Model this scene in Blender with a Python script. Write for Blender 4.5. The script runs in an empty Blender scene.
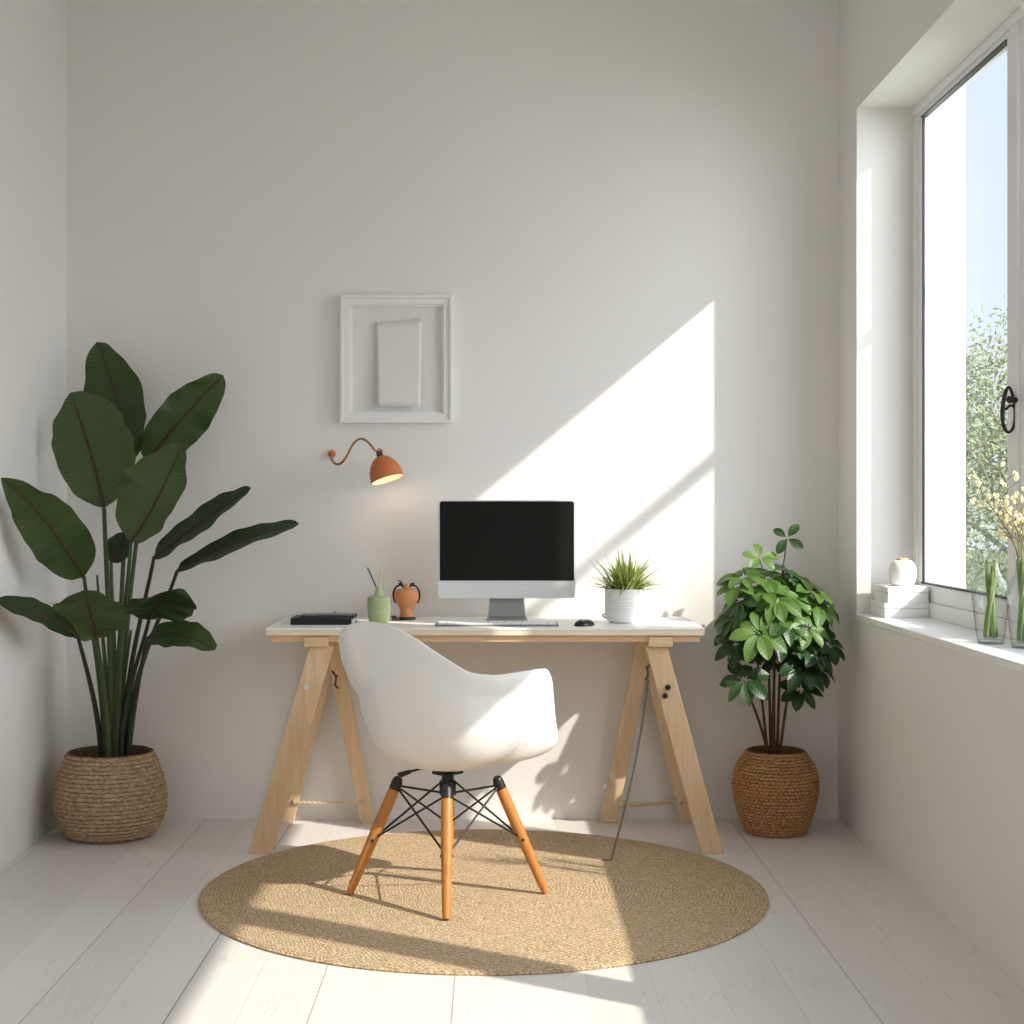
import bpy, bmesh, math, random
from mathutils import Vector, Matrix
random.seed(7)
PI = math.pi
scn = bpy.context.scene
COL = scn.collection
F, CX, CY, H = 1546.0, 494.0, 505.0, 1.138     # focal length (px), principal vanishing point, eye height

def P(px, py, Y):
    """point at depth Y that appears at pixel (px,py)"""
    return Vector(((px - CX) * Y / F, Y, H - (py - CY) * Y / F))

# ------------------------------------------------------------------ mesh builder
class MB:
    def __init__(s):
        s.v, s.f, s.uv, s.mi = [], [], {}, {}
    def add(s, verts, faces, uvs=None, mi=0):
        o = len(s.v)
        s.v += [tuple(v) for v in verts]
        for k, f in enumerate(faces):
            s.mi[len(s.f)] = mi
            s.f.append(tuple(i + o for i in f))
        if uvs:
            for i, u in enumerate(uvs): s.uv[i + o] = u
        return s
    def box(s, x0, x1, y0, y1, z0, z1, mi=0):
        v = [(x, y, z) for z in (z0, z1) for y in (y0, y1) for x in (x0, x1)]
        f = [(0,2,3,1),(4,5,7,6),(0,1,5,4),(2,6,7,3),(0,4,6,2),(1,3,7,5)]
        return s.add(v, f, mi=mi)
    def skew(s, p0, p1, wx, wy):
        """plank between p0 (bottom) and p1 (top), both ends cut horizontally"""
        v = []
        for p in (p0, p1):
            for dy in (-wy/2, wy/2):
                for dx in (-wx/2, wx/2):
                    v.append((p[0]+dx, p[1]+dy, p[2]))
        f = [(0,2,3,1),(4,5,7,6),(0,1,5,4),(2,6,7,3),(0,4,6,2),(1,3,7,5)]
        return s.add(v, f)
    def tube(s, pts, r, seg=8, cap=True):
        pts = [Vector(p) for p in pts]
        n = len(pts)
        rs = r if isinstance(r, (list, tuple)) else [r]*n
        up = Vector((0.13, 0.31, 0.94))
        verts = []
        for i, p in enumerate(pts):
            t = (pts[min(i+1, n-1)] - pts[max(i-1, 0)])
            if t.length < 1e-9: t = Vector((0,0,1))
            t.normalize()
            a = t.cross(up)
            if a.length < 1e-3: a = t.cross(Vector((1,0,0)))
            a.normalize(); b = t.cross(a)
            for k in range(seg):
                w = 2*PI*k/seg
                verts.append(p + (a*math.cos(w) + b*math.sin(w))*rs[i])
        faces = []
        for i in range(n-1):
            for k in range(seg):
                k2 = (k+1) % seg
                faces.append((i*seg+k, i*seg+k2, (i+1)*seg+k2, (i+1)*seg+k))
        if cap:
            faces.append(tuple(range(seg))[::-1])
            faces.append(tuple((n-1)*seg + k for k in range(seg)))
        return s.add(verts, faces)
    def lathe(s, prof, c=(0,0,0), seg=48, fn=None, M=None):
        """prof: list of (r,z). fn(r,z,i,k)->r"""
        verts, faces, n = [], [], len(prof)
        for i, (r, z) in enumerate(prof):
            for k in range(seg):
                a = 2*PI*k/seg
                rr = fn(r, z, i, k) if fn else r
                p = Vector((rr*math.cos(a), rr*math.sin(a), z))
                if M: p = M @ p
                verts.append(p + Vector(c))
        for i in range(n-1):
            for k in range(seg):
                k2 = (k+1) % seg
                faces.append((i*seg+k, i*seg+k2, (i+1)*seg+k2, (i+1)*seg+k))
        if prof[0][0] > 1e-5: faces.append(tuple(range(seg))[::-1])
        if prof[-1][0] > 1e-5: faces.append(tuple((n-1)*seg + k for k in range(seg)))
        return s.add(verts, faces)
    def ball(s, c, r, seg=12, rings=8, sc=(1,1,1)):
        c = Vector(c)
        prof = [(max(1e-6, r*math.sin(PI*i/rings)), -r*math.cos(PI*i/rings)) for i in range(rings+1)]
        return s.lathe(prof, c, seg, M=Matrix.Diagonal((*sc,)).to_3x3())
    def build(s, name, mats, parent=None, smooth=True, bevel=0, bseg=2, angle=0.6):
        me = bpy.data.meshes.new(name)
        me.from_pydata(s.v, [], s.f)
        if not isinstance(mats, (list, tuple)): mats = [mats]
        for m in mats: me.materials.append(m)
        if s.uv:
            ul = me.uv_layers.new(name='uv')
            for lp in me.loops:
                ul.data[lp.index].uv = s.uv.get(lp.vertex_index, (0, 0))
        for i, p in enumerate(me.polygons):
            p.material_index = s.mi.get(i, 0)
        me.validate(); me.update()
        bm = bmesh.new(); bm.from_mesh(me)
        bmesh.ops.recalc_face_normals(bm, faces=bm.faces)
        bm.to_mesh(me); bm.free()
        if smooth:
            try: me.shade_smooth()
            except Exception: me.polygons.foreach_set('use_smooth', [True]*len(me.polygons))
            try: me.set_sharp_from_angle(angle=angle)
            except Exception: pass
        o = bpy.data.objects.new(name, me); COL.objects.link(o)
        if parent: o.parent = parent
        if bevel:
            b = o.modifiers.new('bevel', 'BEVEL'); b.width = bevel; b.segments = bseg
            b.limit_method = 'ANGLE'; b.angle_limit = 0.7
        return o

def tag(o, label=None, cat=None, group=None, kind=None):
    if label: o['label'] = label
    if cat: o['category'] = cat
    if group: o['group'] = group
    if kind: o['kind'] = kind
    return o
def thing(name, label, cat, group=None, loc=(0,0,0), rz=0):
    o = bpy.data.objects.new(name, None); COL.objects.link(o)
    o.empty_display_size = 0.05
    o.location = loc; o.rotation_euler = (0,0,rz)
    return tag(o, label, cat, group)
def bez(p0, p1, p2, p3, n):
    out = []
    for i in range(n+1):
        t = i/n; u = 1-t
        out.append(Vector(p0)*u**3 + Vector(p1)*3*u*u*t + Vector(p2)*3*u*t*t + Vector(p3)*t**3)
    return out

# ------------------------------------------------------------------ materials
def mat(name, col, rough=0.5, spec=0.5, metal=0.0, **kw):
    m = bpy.data.materials.new(name); m.use_nodes = True
    b = m.node_tree.nodes['Principled BSDF']
    b.inputs['Base Color'].default_value = (*col, 1)
    b.inputs['Roughness'].default_value = rough
    b.inputs['Specular IOR Level'].default_value = spec
    b.inputs['Metallic'].default_value = metal
    for k, v in kw.items(): b.inputs[k].default_value = v
    return m
def nt(m): return m.node_tree.nodes, m.node_tree.links, m.node_tree.nodes['Principled BSDF']
def mathn(N, L, op, a, b=None, c=None):
    n = N.new('ShaderNodeMath'); n.operation = op
    for i, x in enumerate((a, b, c)):
        if x is None: continue
        if isinstance(x, (int, float)): n.inputs[i].default_value = x
        else: L.new(x, n.inputs[i])
    return n.outputs[0]
def mixc(N, L, fac, a, b):
    n = N.new('ShaderNodeMix'); n.data_type = 'RGBA'
    if isinstance(fac, (int, float)): n.inputs[0].default_value = fac
    else: L.new(fac, n.inputs[0])
    for i, x in ((6, a), (7, b)):
        if isinstance(x, tuple): n.inputs[i].default_value = (*x[:3], 1)
        else: L.new(x, n.inputs[i])
    return n.outputs[2]
def noise(N, L, vec, scale, detail=3, rough=0.5):
    n = N.new('ShaderNodeTexNoise'); n.inputs['Scale'].default_value = scale
    n.inputs['Detail'].default_value = detail; n.inputs['Roughness'].default_value = rough
    L.new(vec, n.inputs['Vector']); return n.outputs['Fac']
def mapping(N, L, vec, sc=(1,1,1), rot=(0,0,0)):
    n = N.new('ShaderNodeMapping'); n.inputs['Scale'].default_value = sc; n.inputs['Rotation'].default_value = rot
    L.new(vec, n.inputs['Vector']); return n.outputs[0]
def objco(N): return N.new('ShaderNodeTexCoord').outputs['Object']
def bump(N, L, b, h, strength=0.3, dist=0.01):
    n = N.new('ShaderNodeBump'); n.inputs['Strength'].default_value = strength; n.inputs['Distance'].default_value = dist
    L.new(h, n.inputs['Height']); L.new(n.outputs[0], b.inputs['Normal'])
def maprange(N, L, v, a, b, c=0.0, d=1.0):
    n = N.new('ShaderNodeMapRange')
    for i, x in enumerate((None, a, b, c, d)):
        if x is not None: n.inputs[i].default_value = x
    L.new(v, n.inputs[0]); return n.outputs[0]

def m_plaster(name, col):
    m = mat(name, col, 0.85, 0.2); N, L, b = nt(m); co = objco(N)
    f = noise(N, L, co, 1.3, 4)
    L.new(mixc(N, L, f, tuple(c*0.97 for c in col), tuple(min(1, c*1.03) for c in col)), b.inputs['Base Color'])
    bump(N, L, b, noise(N, L, co, 60, 4), 0.06, 0.004)
    return m
M_wall = m_plaster('wall_plaster', (0.80, 0.78, 0.757))
M_ceil = m_plaster('ceiling_plaster', (0.80, 0.79, 0.77))
M_ext = m_plaster('exterior_render', (0.86, 0.86, 0.85))

def m_floor():
    m = mat('whitewashed_boards', (0.75, 0.73, 0.70), 0.42, 0.4); N, L, b = nt(m)
    co = objco(N); sp = N.new('ShaderNodeSeparateXYZ'); L.new(co, sp.inputs[0]); x, y = sp.outputs[0], sp.outputs[1]
    W = 0.158
    xs = mathn(N, L, 'DIVIDE', mathn(N, L, 'ADD', x, 3.098), W)
    fl = mathn(N, L, 'FLOOR', xs); fr = mathn(N, L, 'FRACT', xs)
    wn = N.new('ShaderNodeTexWhiteNoise'); wn.noise_dimensions = '1D'; L.new(fl, wn.inputs['W']); rnd = wn.outputs['Value']
    wn2 = N.new('ShaderNodeTexWhiteNoise'); wn2.noise_dimensions = '1D'; L.new(mathn(N, L, 'ADD', fl, 37.3), wn2.inputs['W']); rnd2 = wn2.outputs['Value']
    gapw = mathn(N, L, 'MULTIPLY_ADD', rnd, 0.014, 0.005)
    gap = mathn(N, L, 'LESS_THAN', fr, gapw)
    crk = mathn(N, L, 'LESS_THAN', mathn(N, L, 'ABSOLUTE', mathn(N, L, 'SUBTRACT', noise(N, L, mapping(N, L, co, (22, 0.8, 1)), 1.7, 4, 0.7), 0.5)), 0.0035)
    crm = mathn(N, L, 'MULTIPLY', crk, maprange(N, L, noise(N, L, mapping(N, L, co, (5, 1.6, 1)), 1.3, 2), 0.5, 0.6, 0, 0.45))
    gs = mathn(N, L, 'MULTIPLY', gap, mathn(N, L, 'MULTIPLY_ADD', mathn(N, L, 'POWER', rnd, 2.0), 0.75, 0.15))
    grain = noise(N, L, mapping(N, L, co, (26, 1.4, 1)), 3.0, 5, 0.62)
    wear = noise(N, L, mapping(N, L, co, (9, 1.6, 1)), 2.2, 6, 0.7)
    base = mixc(N, L, rnd2, (0.82, 0.79, 0.765), (0.755, 0.725, 0.70))
    base = mixc(N, L, mathn(N, L, 'MULTIPLY', grain, 0.22), base, (0.55, 0.51, 0.46))
    wm = maprange(N, L, wear, 0.62, 0.70, 0, 0.55)
    base = mixc(N, L, wm, base, (0.50, 0.46, 0.40))
    base = mixc(N, L, crm, base, (0.30, 0.26, 0.22))
    base = mixc(N, L, gs, base, (0.13, 0.11, 0.09))
    L.new(base, b.inputs['Base Color'])
    h = mathn(N, L, 'SUBTRACT', mathn(N, L, 'MULTIPLY', grain, 0.3), mathn(N, L, 'MULTIPLY', gap, 1.0))
    bump(N, L, b, h, 0.25, 0.004)
    return m
M_floor = m_floor()

def m_rug():
    m = mat('braided_jute', (0.55, 0.40, 0.23), 0.95, 0.1); N, L, b = nt(m)
    co = objco(N); sp = N.new('ShaderNodeSeparateXYZ'); L.new(co, sp.inputs[0]); x, y = sp.outputs[0], sp.outputs[1]
    r = mathn(N, L, 'SQRT', mathn(N, L, 'ADD', mathn(N, L, 'MULTIPLY', x, x), mathn(N, L, 'MULTIPLY', y, y)))
    r = mathn(N, L, 'ADD', r, mathn(N, L, 'MULTIPLY', noise(N, L, co, 35, 2), 0.022))
    th = mathn(N, L, 'ARCTAN2', y, x)
    ring = mathn(N, L, 'FLOOR', mathn(N, L, 'MULTIPLY', r, 90.0))
    rs = mathn(N, L, 'ABSOLUTE', mathn(N, L, 'SINE', mathn(N, L, 'MULTIPLY', r, 90.0*PI)))
    kn = mathn(N, L, 'ABSOLUTE', mathn(N, L, 'SINE', mathn(N, L, 'ADD', mathn(N, L, 'MULTIPLY', mathn(N, L, 'MULTIPLY', th, r), 190.0), mathn(N, L, 'MULTIPLY', ring, 1.9))))
    nz = noise(N, L, co, 120, 3, 0.75); n2 = noise(N, L, co, 14, 3)
    h = mathn(N, L, 'ADD', mathn(N, L, 'MULTIPLY', mathn(N, L, 'MULTIPLY', rs, kn), 0.45), mathn(N, L, 'MULTIPLY', nz, 2.0))
    f = maprange(N, L, h, 0.85, 1.55)
    c = mixc(N, L, f, (0.34, 0.225, 0.125), (0.86, 0.67, 0.45))
    c = mixc(N, L, mathn(N, L, 'MULTIPLY', n2, 0.35), c, (0.60, 0.44, 0.265))
    L.new(c, b.inputs['Base Color'])
    bump(N, L, b, h, 0.8, 0.006)
    return m
M_rug = m_rug()

def m_wicker(name, c0, c1, c2, sc, woven=False):
    m = mat(name, c1, 0.85, 0.2); N, L, b = nt(m); co = objco(N)
    n1 = noise(N, L, mapping(N, L, co, (1, 1, 2.6)), sc, 4, 0.6); n2 = noise(N, L, mapping(N, L, co, (1, 1, 4)), 7, 2)
    c = mixc(N, L, maprange(N, L, n1, 0.35, 0.65), c0, c2)
    c = mixc(N, L, mathn(N, L, 'MULTIPLY', n2, 0.5), c, c1)
    uv = N.new('ShaderNodeUVMap'); uv.uv_map = 'uv'; sp = N.new('ShaderNodeSeparateXYZ'); L.new(uv.outputs[0], sp.inputs[0])
    g = mathn(N, L, 'SINE', mathn(N, L, 'MULTIPLY', sp.outputs[0], PI))
    if woven: g = mathn(N, L, 'MULTIPLY', g, mathn(N, L, 'POWER', mathn(N, L, 'ABSOLUTE', mathn(N, L, 'SINE', mathn(N, L, 'MULTIPLY', sp.outputs[1], PI))), 0.5))
    g = mathn(N, L, 'ADD', g, mathn(N, L, 'MULTIPLY', mathn(N, L, 'SUBTRACT', n1, 0.5), 1.2))
    c = mixc(N, L, maprange(N, L, g, 0.02, 0.62), tuple(q*0.6 for q in c0), c)  # shade in the crevices between coils darkened into the weave colour
    L.new(c, b.inputs['Base Color'])
    bump(N, L, b, n1, 0.7, 0.004)
    return m
M_wick1 = m_wicker('seagrass_weave', (0.22, 0.14, 0.08), (0.48, 0.335, 0.205), (0.64, 0.47, 0.31), 70)
M_wick2 = m_wicker('cane_weave', (0.25, 0.12, 0.05), (0.58, 0.31, 0.145), (0.80, 0.48, 0.26), 85, True)

def m_wood(name, c0, c1, axis='x', sc=14, rough=0.5):
    m = mat(name, c0, rough, 0.35); N, L, b = nt(m); co = objco(N)
    s = {'x': (1, 12, 12), 'y': (12, 1, 12), 'z': (12, 12, 0.9)}[axis]
    g = noise(N, L, mapping(N, L, co, s), sc*0.35, 5, 0.6)
    k = noise(N, L, mapping(N, L, co, tuple(q*0.25 for q in s)), sc*0.25, 2)
    c = mixc(N, L, maprange(N, L, g, 0.3, 0.7), c0, c1)
    c = mixc(N, L, mathn(N, L, 'MULTIPLY', k, 0.4), c, tuple(q*0.9 for q in c1))
    L.new(c, b.inputs['Base Color'])
    bump(N, L, b, g, 0.08, 0.003)
    return m
M_pine = m_wood('pine_board', (0.80, 0.60, 0.40), (0.66, 0.45, 0.265), 'z')
M_pineX = m_wood('pine_apron', (0.78, 0.57, 0.36), (0.66, 0.44, 0.25), 'x')
M_pineY = m_wood('pine_beam', (0.80, 0.60, 0.38), (0.68, 0.47, 0.27), 'y')
M_honey = m_wood('honey_dowel', (0.56, 0.25, 0.065), (0.44, 0.175, 0.04), 'z', 14, 0.38)
M_top = mat('white_laminate', (0.86, 0.855, 0.835), 0.4, 0.4)
M_edge = m_wood('pale_ply_edge', (0.88, 0.79, 0.64), (0.80, 0.68, 0.50), 'x')
M_shell = mat('white_polypropylene', (0.85, 0.85, 0.84), 0.38, 0.45)
M_black = mat('black_metal', (0.012, 0.012, 0.013), 0.42, 0.5)
M_steel = mat('zinc_bolt', (0.7, 0.7, 0.7), 0.3, 0.5, 1.0)
M_rope = mat('sisal_rope', (0.66, 0.52, 0.34), 0.9, 0.1)
M_cord = mat('thin_grey_cord', (0.20, 0.165, 0.12), 0.7, 0.2)
M_alu = mat('brushed_aluminium', (0.70, 0.71, 0.72), 0.45, 0.4, 0.2)
M_stand = mat('stand_aluminium', (0.34, 0.345, 0.35), 0.45, 0.4, 0.3)
M_screen = mat('screen_black', (0.010, 0.0095, 0.008), 0.5, 0.12)
M_key = mat('key_white', (0.88, 0.88, 0.87), 0.5)
M_keyb = mat('keyboard_tray', (0.20, 0.20, 0.20), 0.45)
M_mouse = mat('mouse_black', (0.010, 0.010, 0.011), 0.3, 0.5)
M_leather = mat('black_leatherette', (0.010, 0.010, 0.011), 0.5, 0.35)
M_paperblk = mat('page_edge', (0.75, 0.74, 0.70), 0.8)
M_pen = mat('grey_pen', (0.35, 0.35, 0.36), 0.3, 0.5)
def m_ceramic(name, col, rough=0.6, rib=0, amt=0.25):
    m = mat(name, col, rough, 0.35); N, L, b = nt(m); co = objco(N)
    n = noise(N, L, mapping(N, L, co, (1, 1, 7)), 22, 4)
    L.new(mixc(N, L, n, tuple(c*(1-amt) for c in col), tuple(min(1, c*(1+amt*0.6)) for c in col)), b.inputs['Base Color'])
    bump(N, L, b, n, 0.15, 0.002)
    return m
M_green = m_ceramic('sage_glaze', (0.43, 0.50, 0.27), 0.55)
M_terra = m_ceramic('terracotta', (0.62, 0.25, 0.115), 0.7, amt=0.15)
M_potw = m_ceramic('white_glaze', (0.86, 0.86, 0.85), 0.5, amt=0.04)
M_cream = m_ceramic('chalky_ceramic', (0.84, 0.81, 0.77), 0.8, amt=0.05)
M_clay = mat('raw_clay', (0.60, 0.36, 0.20), 0.8)
M_orange = mat('burnt_orange_enamel', (0.56, 0.165, 0.06), 0.48, 0.4)
M_shadein = mat('shade_lining', (0.62, 0.48, 0.38), 0.6)
M_brass = mat('aged_brass', (0.42, 0.24, 0.09), 0.38, 0.5, 0.75)
M_socket = mat('bronze_socket', (0.09, 0.06, 0.045), 0.4, 0.5, 0.4)
M_bulb = mat('warm_bulb', (1, 0.9, 0.75), 0.3)
_b = M_bulb.node_tree.nodes['Principled BSDF']; _b.inputs['Emission Color'].default_value = (1, 0.78, 0.5, 1); _b.inputs['Emission Strength'].default_value = 1.0
M_frame = mat('white_painted_wood', (0.83, 0.825, 0.81), 0.5, 0.4)
M_mount = mat('white_mount_card', (0.76, 0.75, 0.73), 0.9, 0.1)
M_paper = mat('cream_paper', (0.75, 0.735, 0.69), 0.9, 0.1)
M_wframe = mat('window_white', (0.84, 0.84, 0.83), 0.4, 0.4)
M_sill = mat('sill_white', (0.86, 0.86, 0.85), 0.45, 0.4)
M_gasket = mat('gasket_black', (0.015, 0.015, 0.017), 0.5)
M_book = mat('white_linen_box', (0.85, 0.845, 0.83), 0.7, 0.2)
M_soil = mat('dark_soil', (0.035, 0.024, 0.016), 0.95, 0.1)
M_stick1 = mat('dark_reed', (0.055, 0.04, 0.03), 0.7)
M_stick2 = mat('pale_reed', (0.70, 0.48, 0.34), 0.7)
M_blind = mat('light_blocking_fabric', (0.80, 0.79, 0.76), 0.9, 0.1)
M_bark = mat('grey_bark', (0.40, 0.39, 0.31), 0.9, 0.1)
M_twig = mat('brown_stem', (0.10, 0.055, 0.030), 0.7, 0.2)
M_lawn = mat('pale_lawn', (0.40, 0.43, 0.26), 0.95, 0.05)
N, L, b = nt(M_lawn); L.new(mixc(N, L, noise(N, L, objco(N), 1.5, 5), (0.22, 0.26, 0.15), (0.30, 0.32, 0.22)), b.inputs['Base Color'])

def m_glass(name, tint=(1, 1, 1), k=0.9, base=0.02, gcol=(1, 1, 1), edge=None):
    m = bpy.data.materials.new(name); m.use_nodes = True; N, L = m.node_tree.nodes, m.node_tree.links
    N.remove(N['Principled BSDF'])
    tr = N.new('ShaderNodeBsdfTransparent'); tr.inputs[0].default_value = (*tint, 1)
    gl = N.new('ShaderNodeBsdfGlossy'); gl.inputs['Roughness'].default_value = 0.03; gl.inputs[0].default_value = (*gcol, 1)
    lw = N.new('ShaderNodeLayerWeight'); lw.inputs[0].default_value = 0.35
    f = mathn(N, L, 'MULTIPLY_ADD', mathn(N, L, 'POWER', lw.outputs['Facing'], 3.0), k, base)
    if edge: L.new(mixc(N, L, mathn(N, L, 'POWER', lw.outputs['Facing'], 2.0), tint, edge), tr.inputs[0])
    mx = N.new('ShaderNodeMixShader'); L.new(f, mx.inputs[0]); L.new(tr.outputs[0], mx.inputs[1]); L.new(gl.outputs[0], mx.inputs[2])
    L.new(mx.outputs[0], N['Material Output'].inputs[0])
    return m
M_pane = m_glass('window_glass', (0.99, 1, 1), 0.05, 0.01)
M_vglass = m_glass('clear_vase_glass', (0.97, 0.985, 0.98), 0.55, 0.05, (0.95, 0.98, 0.98), (0.22, 0.27, 0.26))

def m_leaf(name, dark, light, rib, nv=26, trans=0.15, ribw=0.035, rough=0.42):
    m = mat(name, dark, rough, 0.4); N, L, b = nt(m)
    uv = N.new('ShaderNodeUVMap'); uv.uv_map = 'uv'
    sp = N.new('ShaderNodeSeparateXYZ'); L.new(uv.outputs[0], sp.inputs[0]); t, s = sp.outputs[0], sp.outputs[1]
    a = mathn(N, L, 'ABSOLUTE', s)
    ph = mathn(N, L, 'SUBTRACT', mathn(N, L, 'MULTIPLY', t, nv*2*PI), mathn(N, L, 'MULTIPLY', a, 9.0))
    ph = mathn(N, L, 'ADD', ph, mathn(N, L, 'MULTIPLY', noise(N, L, objco(N), 11, 3), 9.0 if nv > 12 else 0.0))
    w = mathn(N, L, 'MULTIPLY_ADD', mathn(N, L, 'SINE', ph), 0.5, 0.5)
    co = objco(N); n = noise(N, L, co, 8, 3)
    c = mixc(N, L, mathn(N, L, 'MULTIPLY', w, mathn(N, L, 'MULTIPLY_ADD', n, 0.9, 0.0)), dark, light)
    rm = mathn(N, L, 'LESS_THAN', a, ribw)
    c = mixc(N, L, rm, c, rib)
    L.new(c, b.inputs['Base Color'])
    bump(N, L, b, w, 0.12, 0.003)
    if trans:
        Nn = N; out = N['Material Output']
        tl = N.new('ShaderNodeBsdfTranslucent'); L.new(c, tl.inputs[0])
        mx = N.new('ShaderNodeMixShader'); mx.inputs[0].default_value = trans
        L.new(b.outputs[0], mx.inputs[1]); L.new(tl.outputs[0], mx.inputs[2]); L.new(mx.outputs[0], out.inputs[0])
    return m
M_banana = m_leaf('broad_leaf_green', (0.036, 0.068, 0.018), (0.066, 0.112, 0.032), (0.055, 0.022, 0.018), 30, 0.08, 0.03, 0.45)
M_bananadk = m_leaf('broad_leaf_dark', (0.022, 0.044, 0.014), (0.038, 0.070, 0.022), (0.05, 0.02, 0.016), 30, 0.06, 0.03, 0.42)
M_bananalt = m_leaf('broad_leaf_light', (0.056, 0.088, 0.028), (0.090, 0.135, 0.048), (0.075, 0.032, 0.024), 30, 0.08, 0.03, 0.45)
M_stalk = mat('green_stalk', (0.055, 0.085, 0.028), 0.45, 0.4)
M_stalkdk = mat('dark_stalk', (0.022, 0.026, 0.014), 0.45, 0.4)
M_schef = m_leaf('umbrella_leaf_sunlit', (0.075, 0.155, 0.028), (0.16, 0.27, 0.05), (0.16, 0.26, 0.08), 9, 0.25, 0.05, 0.4)  # sunlit tone of the upper leaves put into the colour
M_schefdk = m_leaf('umbrella_leaf_shaded', (0.022, 0.058, 0.017), (0.045, 0.095, 0.026), (0.06, 0.12, 0.045), 9, 0.12, 0.05, 0.38)  # shaded tone of the lower leaves put into the colour
M_spider = m_leaf('striped_blade', (0.17, 0.27, 0.03), (0.30, 0.40, 0.06), (0.66, 0.66, 0.26), 1, 0.3, 0.42, 0.45)
M_vstem = mat('fresh_green_stem', (0.16, 0.23, 0.06), 0.5)
M_dryst = mat('dry_olive_stem', (0.23, 0.21, 0.09), 0.7)
M_bloom = mat('pale_yellow_bloom', (0.78, 0.72, 0.45), 0.8)
M_treeleaf = [mat('hazy_foliage', (0.42, 0.46, 0.29), 0.8, 0.1), mat('hazy_foliage_dark', (0.32, 0.37, 0.23), 0.8, 0.1)]  # outdoor haze and overexposure paled into the leaf colours

# ------------------------------------------------------------------ room dimensions
XL, XR, XO = -1.547, 1.246, 1.62
YB, YF = 5.60, -1.6
ZC = 2.965
RY0, RY1, RZ0, RZ1 = 1.70, 5.31, 0.765, 2.50      # window opening
st = lambda o: tag(o, kind='structure')
st(MB().box(XL-0.2, XO, YF, YB+0.2, -0.12, 0).build('floor', M_floor, smooth=False))
st(MB().box(XL-0.2, XO, YF, YB+0.2, ZC, ZC+0.2).build('ceiling', M_ceil, smooth=False))
st(MB().box(XL-0.2, XO, YB, YB+0.2, 0, ZC).build('wall_back', M_wall, smooth=False))
st(MB().box(XL-0.2, XL, YF, YB, 0, ZC).build('wall_left', M_wall, smooth=False))
st(MB().box(XL-0.2, XO, YF-0.2, YF, 0, ZC).build('wall_front', M_wall, smooth=False))
w = MB()
w.box(XR, XO, YF, YB, 0, RZ0-0.022); w.box(XR, 1.487, YF, YB, RZ1, ZC); w.box(1.487, XO, YF, YB, 2.68, ZC)
w.box(XR, 1.487, RY1, YB, RZ0-0.022, RZ1); w.box(1.487, XO, RY1, YB, RZ0-0.022, 2.68); w.box(XR, 1.487, YF, RY0, RZ0-0.022, RZ1); w.box(1.487, XO, YF, RY0, RZ0-0.022, 2.68)
w.box(1.487, 1.56, 4.17, 4.34, RZ0-0.022, 2.68); w.box(1.56, XO, 4.17, 4.50, RZ0-0.022, 2.68)  # unseen outer pier added so its shadow ends the sun patch
st(w.build('wall_right', M_wall, smooth=False))

# ------------------------------------------------------------------ window
win = bpy.data.objects.new('window_1', None); COL.objects.link(win); win.location = (1.46, 3.5, 0.765); st(win)
def wp(mb, name, m, parent=win, **k):
    o = mb.build(name, m, parent, **k)
    return o
def reparent_keep(o, parent):
    o.parent = parent
    o.matrix_parent_inverse = Matrix.Translation(parent.location).inverted()
FX0, FX1 = 1.437, 1.485
fr = MB()
fr.box(FX0, FX1, RY0, RY1, RZ1-0.030, RZ1); fr.box(FX0, FX1, RY0, RY1, RZ0, RZ0+0.05)
fr.box(FX0, FX1, RY1-0.045, RY1, RZ0+0.05, RZ1-0.03); fr.box(FX0, FX1, RY0, RY0+0.05, RZ0+0.05, RZ1-0.03)
fr.box(FX0, FX1, 4.25, 4.31, RZ0+0.05, RZ1-0.03); fr.box(FX0, FX1, 2.84, 2.90, RZ0+0.05, RZ1-0.03)
o = fr.build('window_frame', M_wframe, None, smooth=False, bevel=0.003); reparent_keep(o, win)
def sash(y0, y1):
    z0, z1 = RZ0+0.05, RZ1-0.03
    s = MB(); a, b = FX0+0.008, FX1-0.004; t = 0.046; tz = 0.020
    s.box(a, b, y0, y1, z0, z0+0.058); s.box(a, b, y0, y1, z1-tz, z1)
    s.box(a, b, y0, y0+t, z0+0.058, z1-tz); s.box(a, b, y1-t, y1, z0+0.058, z1-tz)
    so = s.build('window_sash', M_wframe, None, smooth=False, bevel=0.004); reparent_keep(so, win)
    gy0, gy1, gz0, gz1 = y0+t, y1-t, z0+0.058, z1-tz
    g = MB(); q = 0.009; ga, gb = FX0+0.004, FX0+0.024
    g.box(ga, gb, gy0, gy1, gz0, gz0+q*0.7); g.box(ga, gb, gy0, gy1, gz1-q*0.45, gz1)
    g.box(ga+0.004, ga+0.012, gy1-q*0.7, gy1, gz0, gz1)
    go = g.build('gasket', M_gasket, so, smooth=False)
    pn = MB().box(1.462, 1.466, gy0, gy1, gz0, gz1).build('pane', M_pane, so, smooth=False)
sash(4.31, 5.265); sash(2.90, 4.25); sash(1.75, 2.84)
o = MB().box(XR-0.005, 1.487, RY0-0.02, RY1, RZ0-0.022, RZ0).build('window_sill', M_sill, None, smooth=False, bevel=0.003); reparent_keep(o, win)
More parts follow.
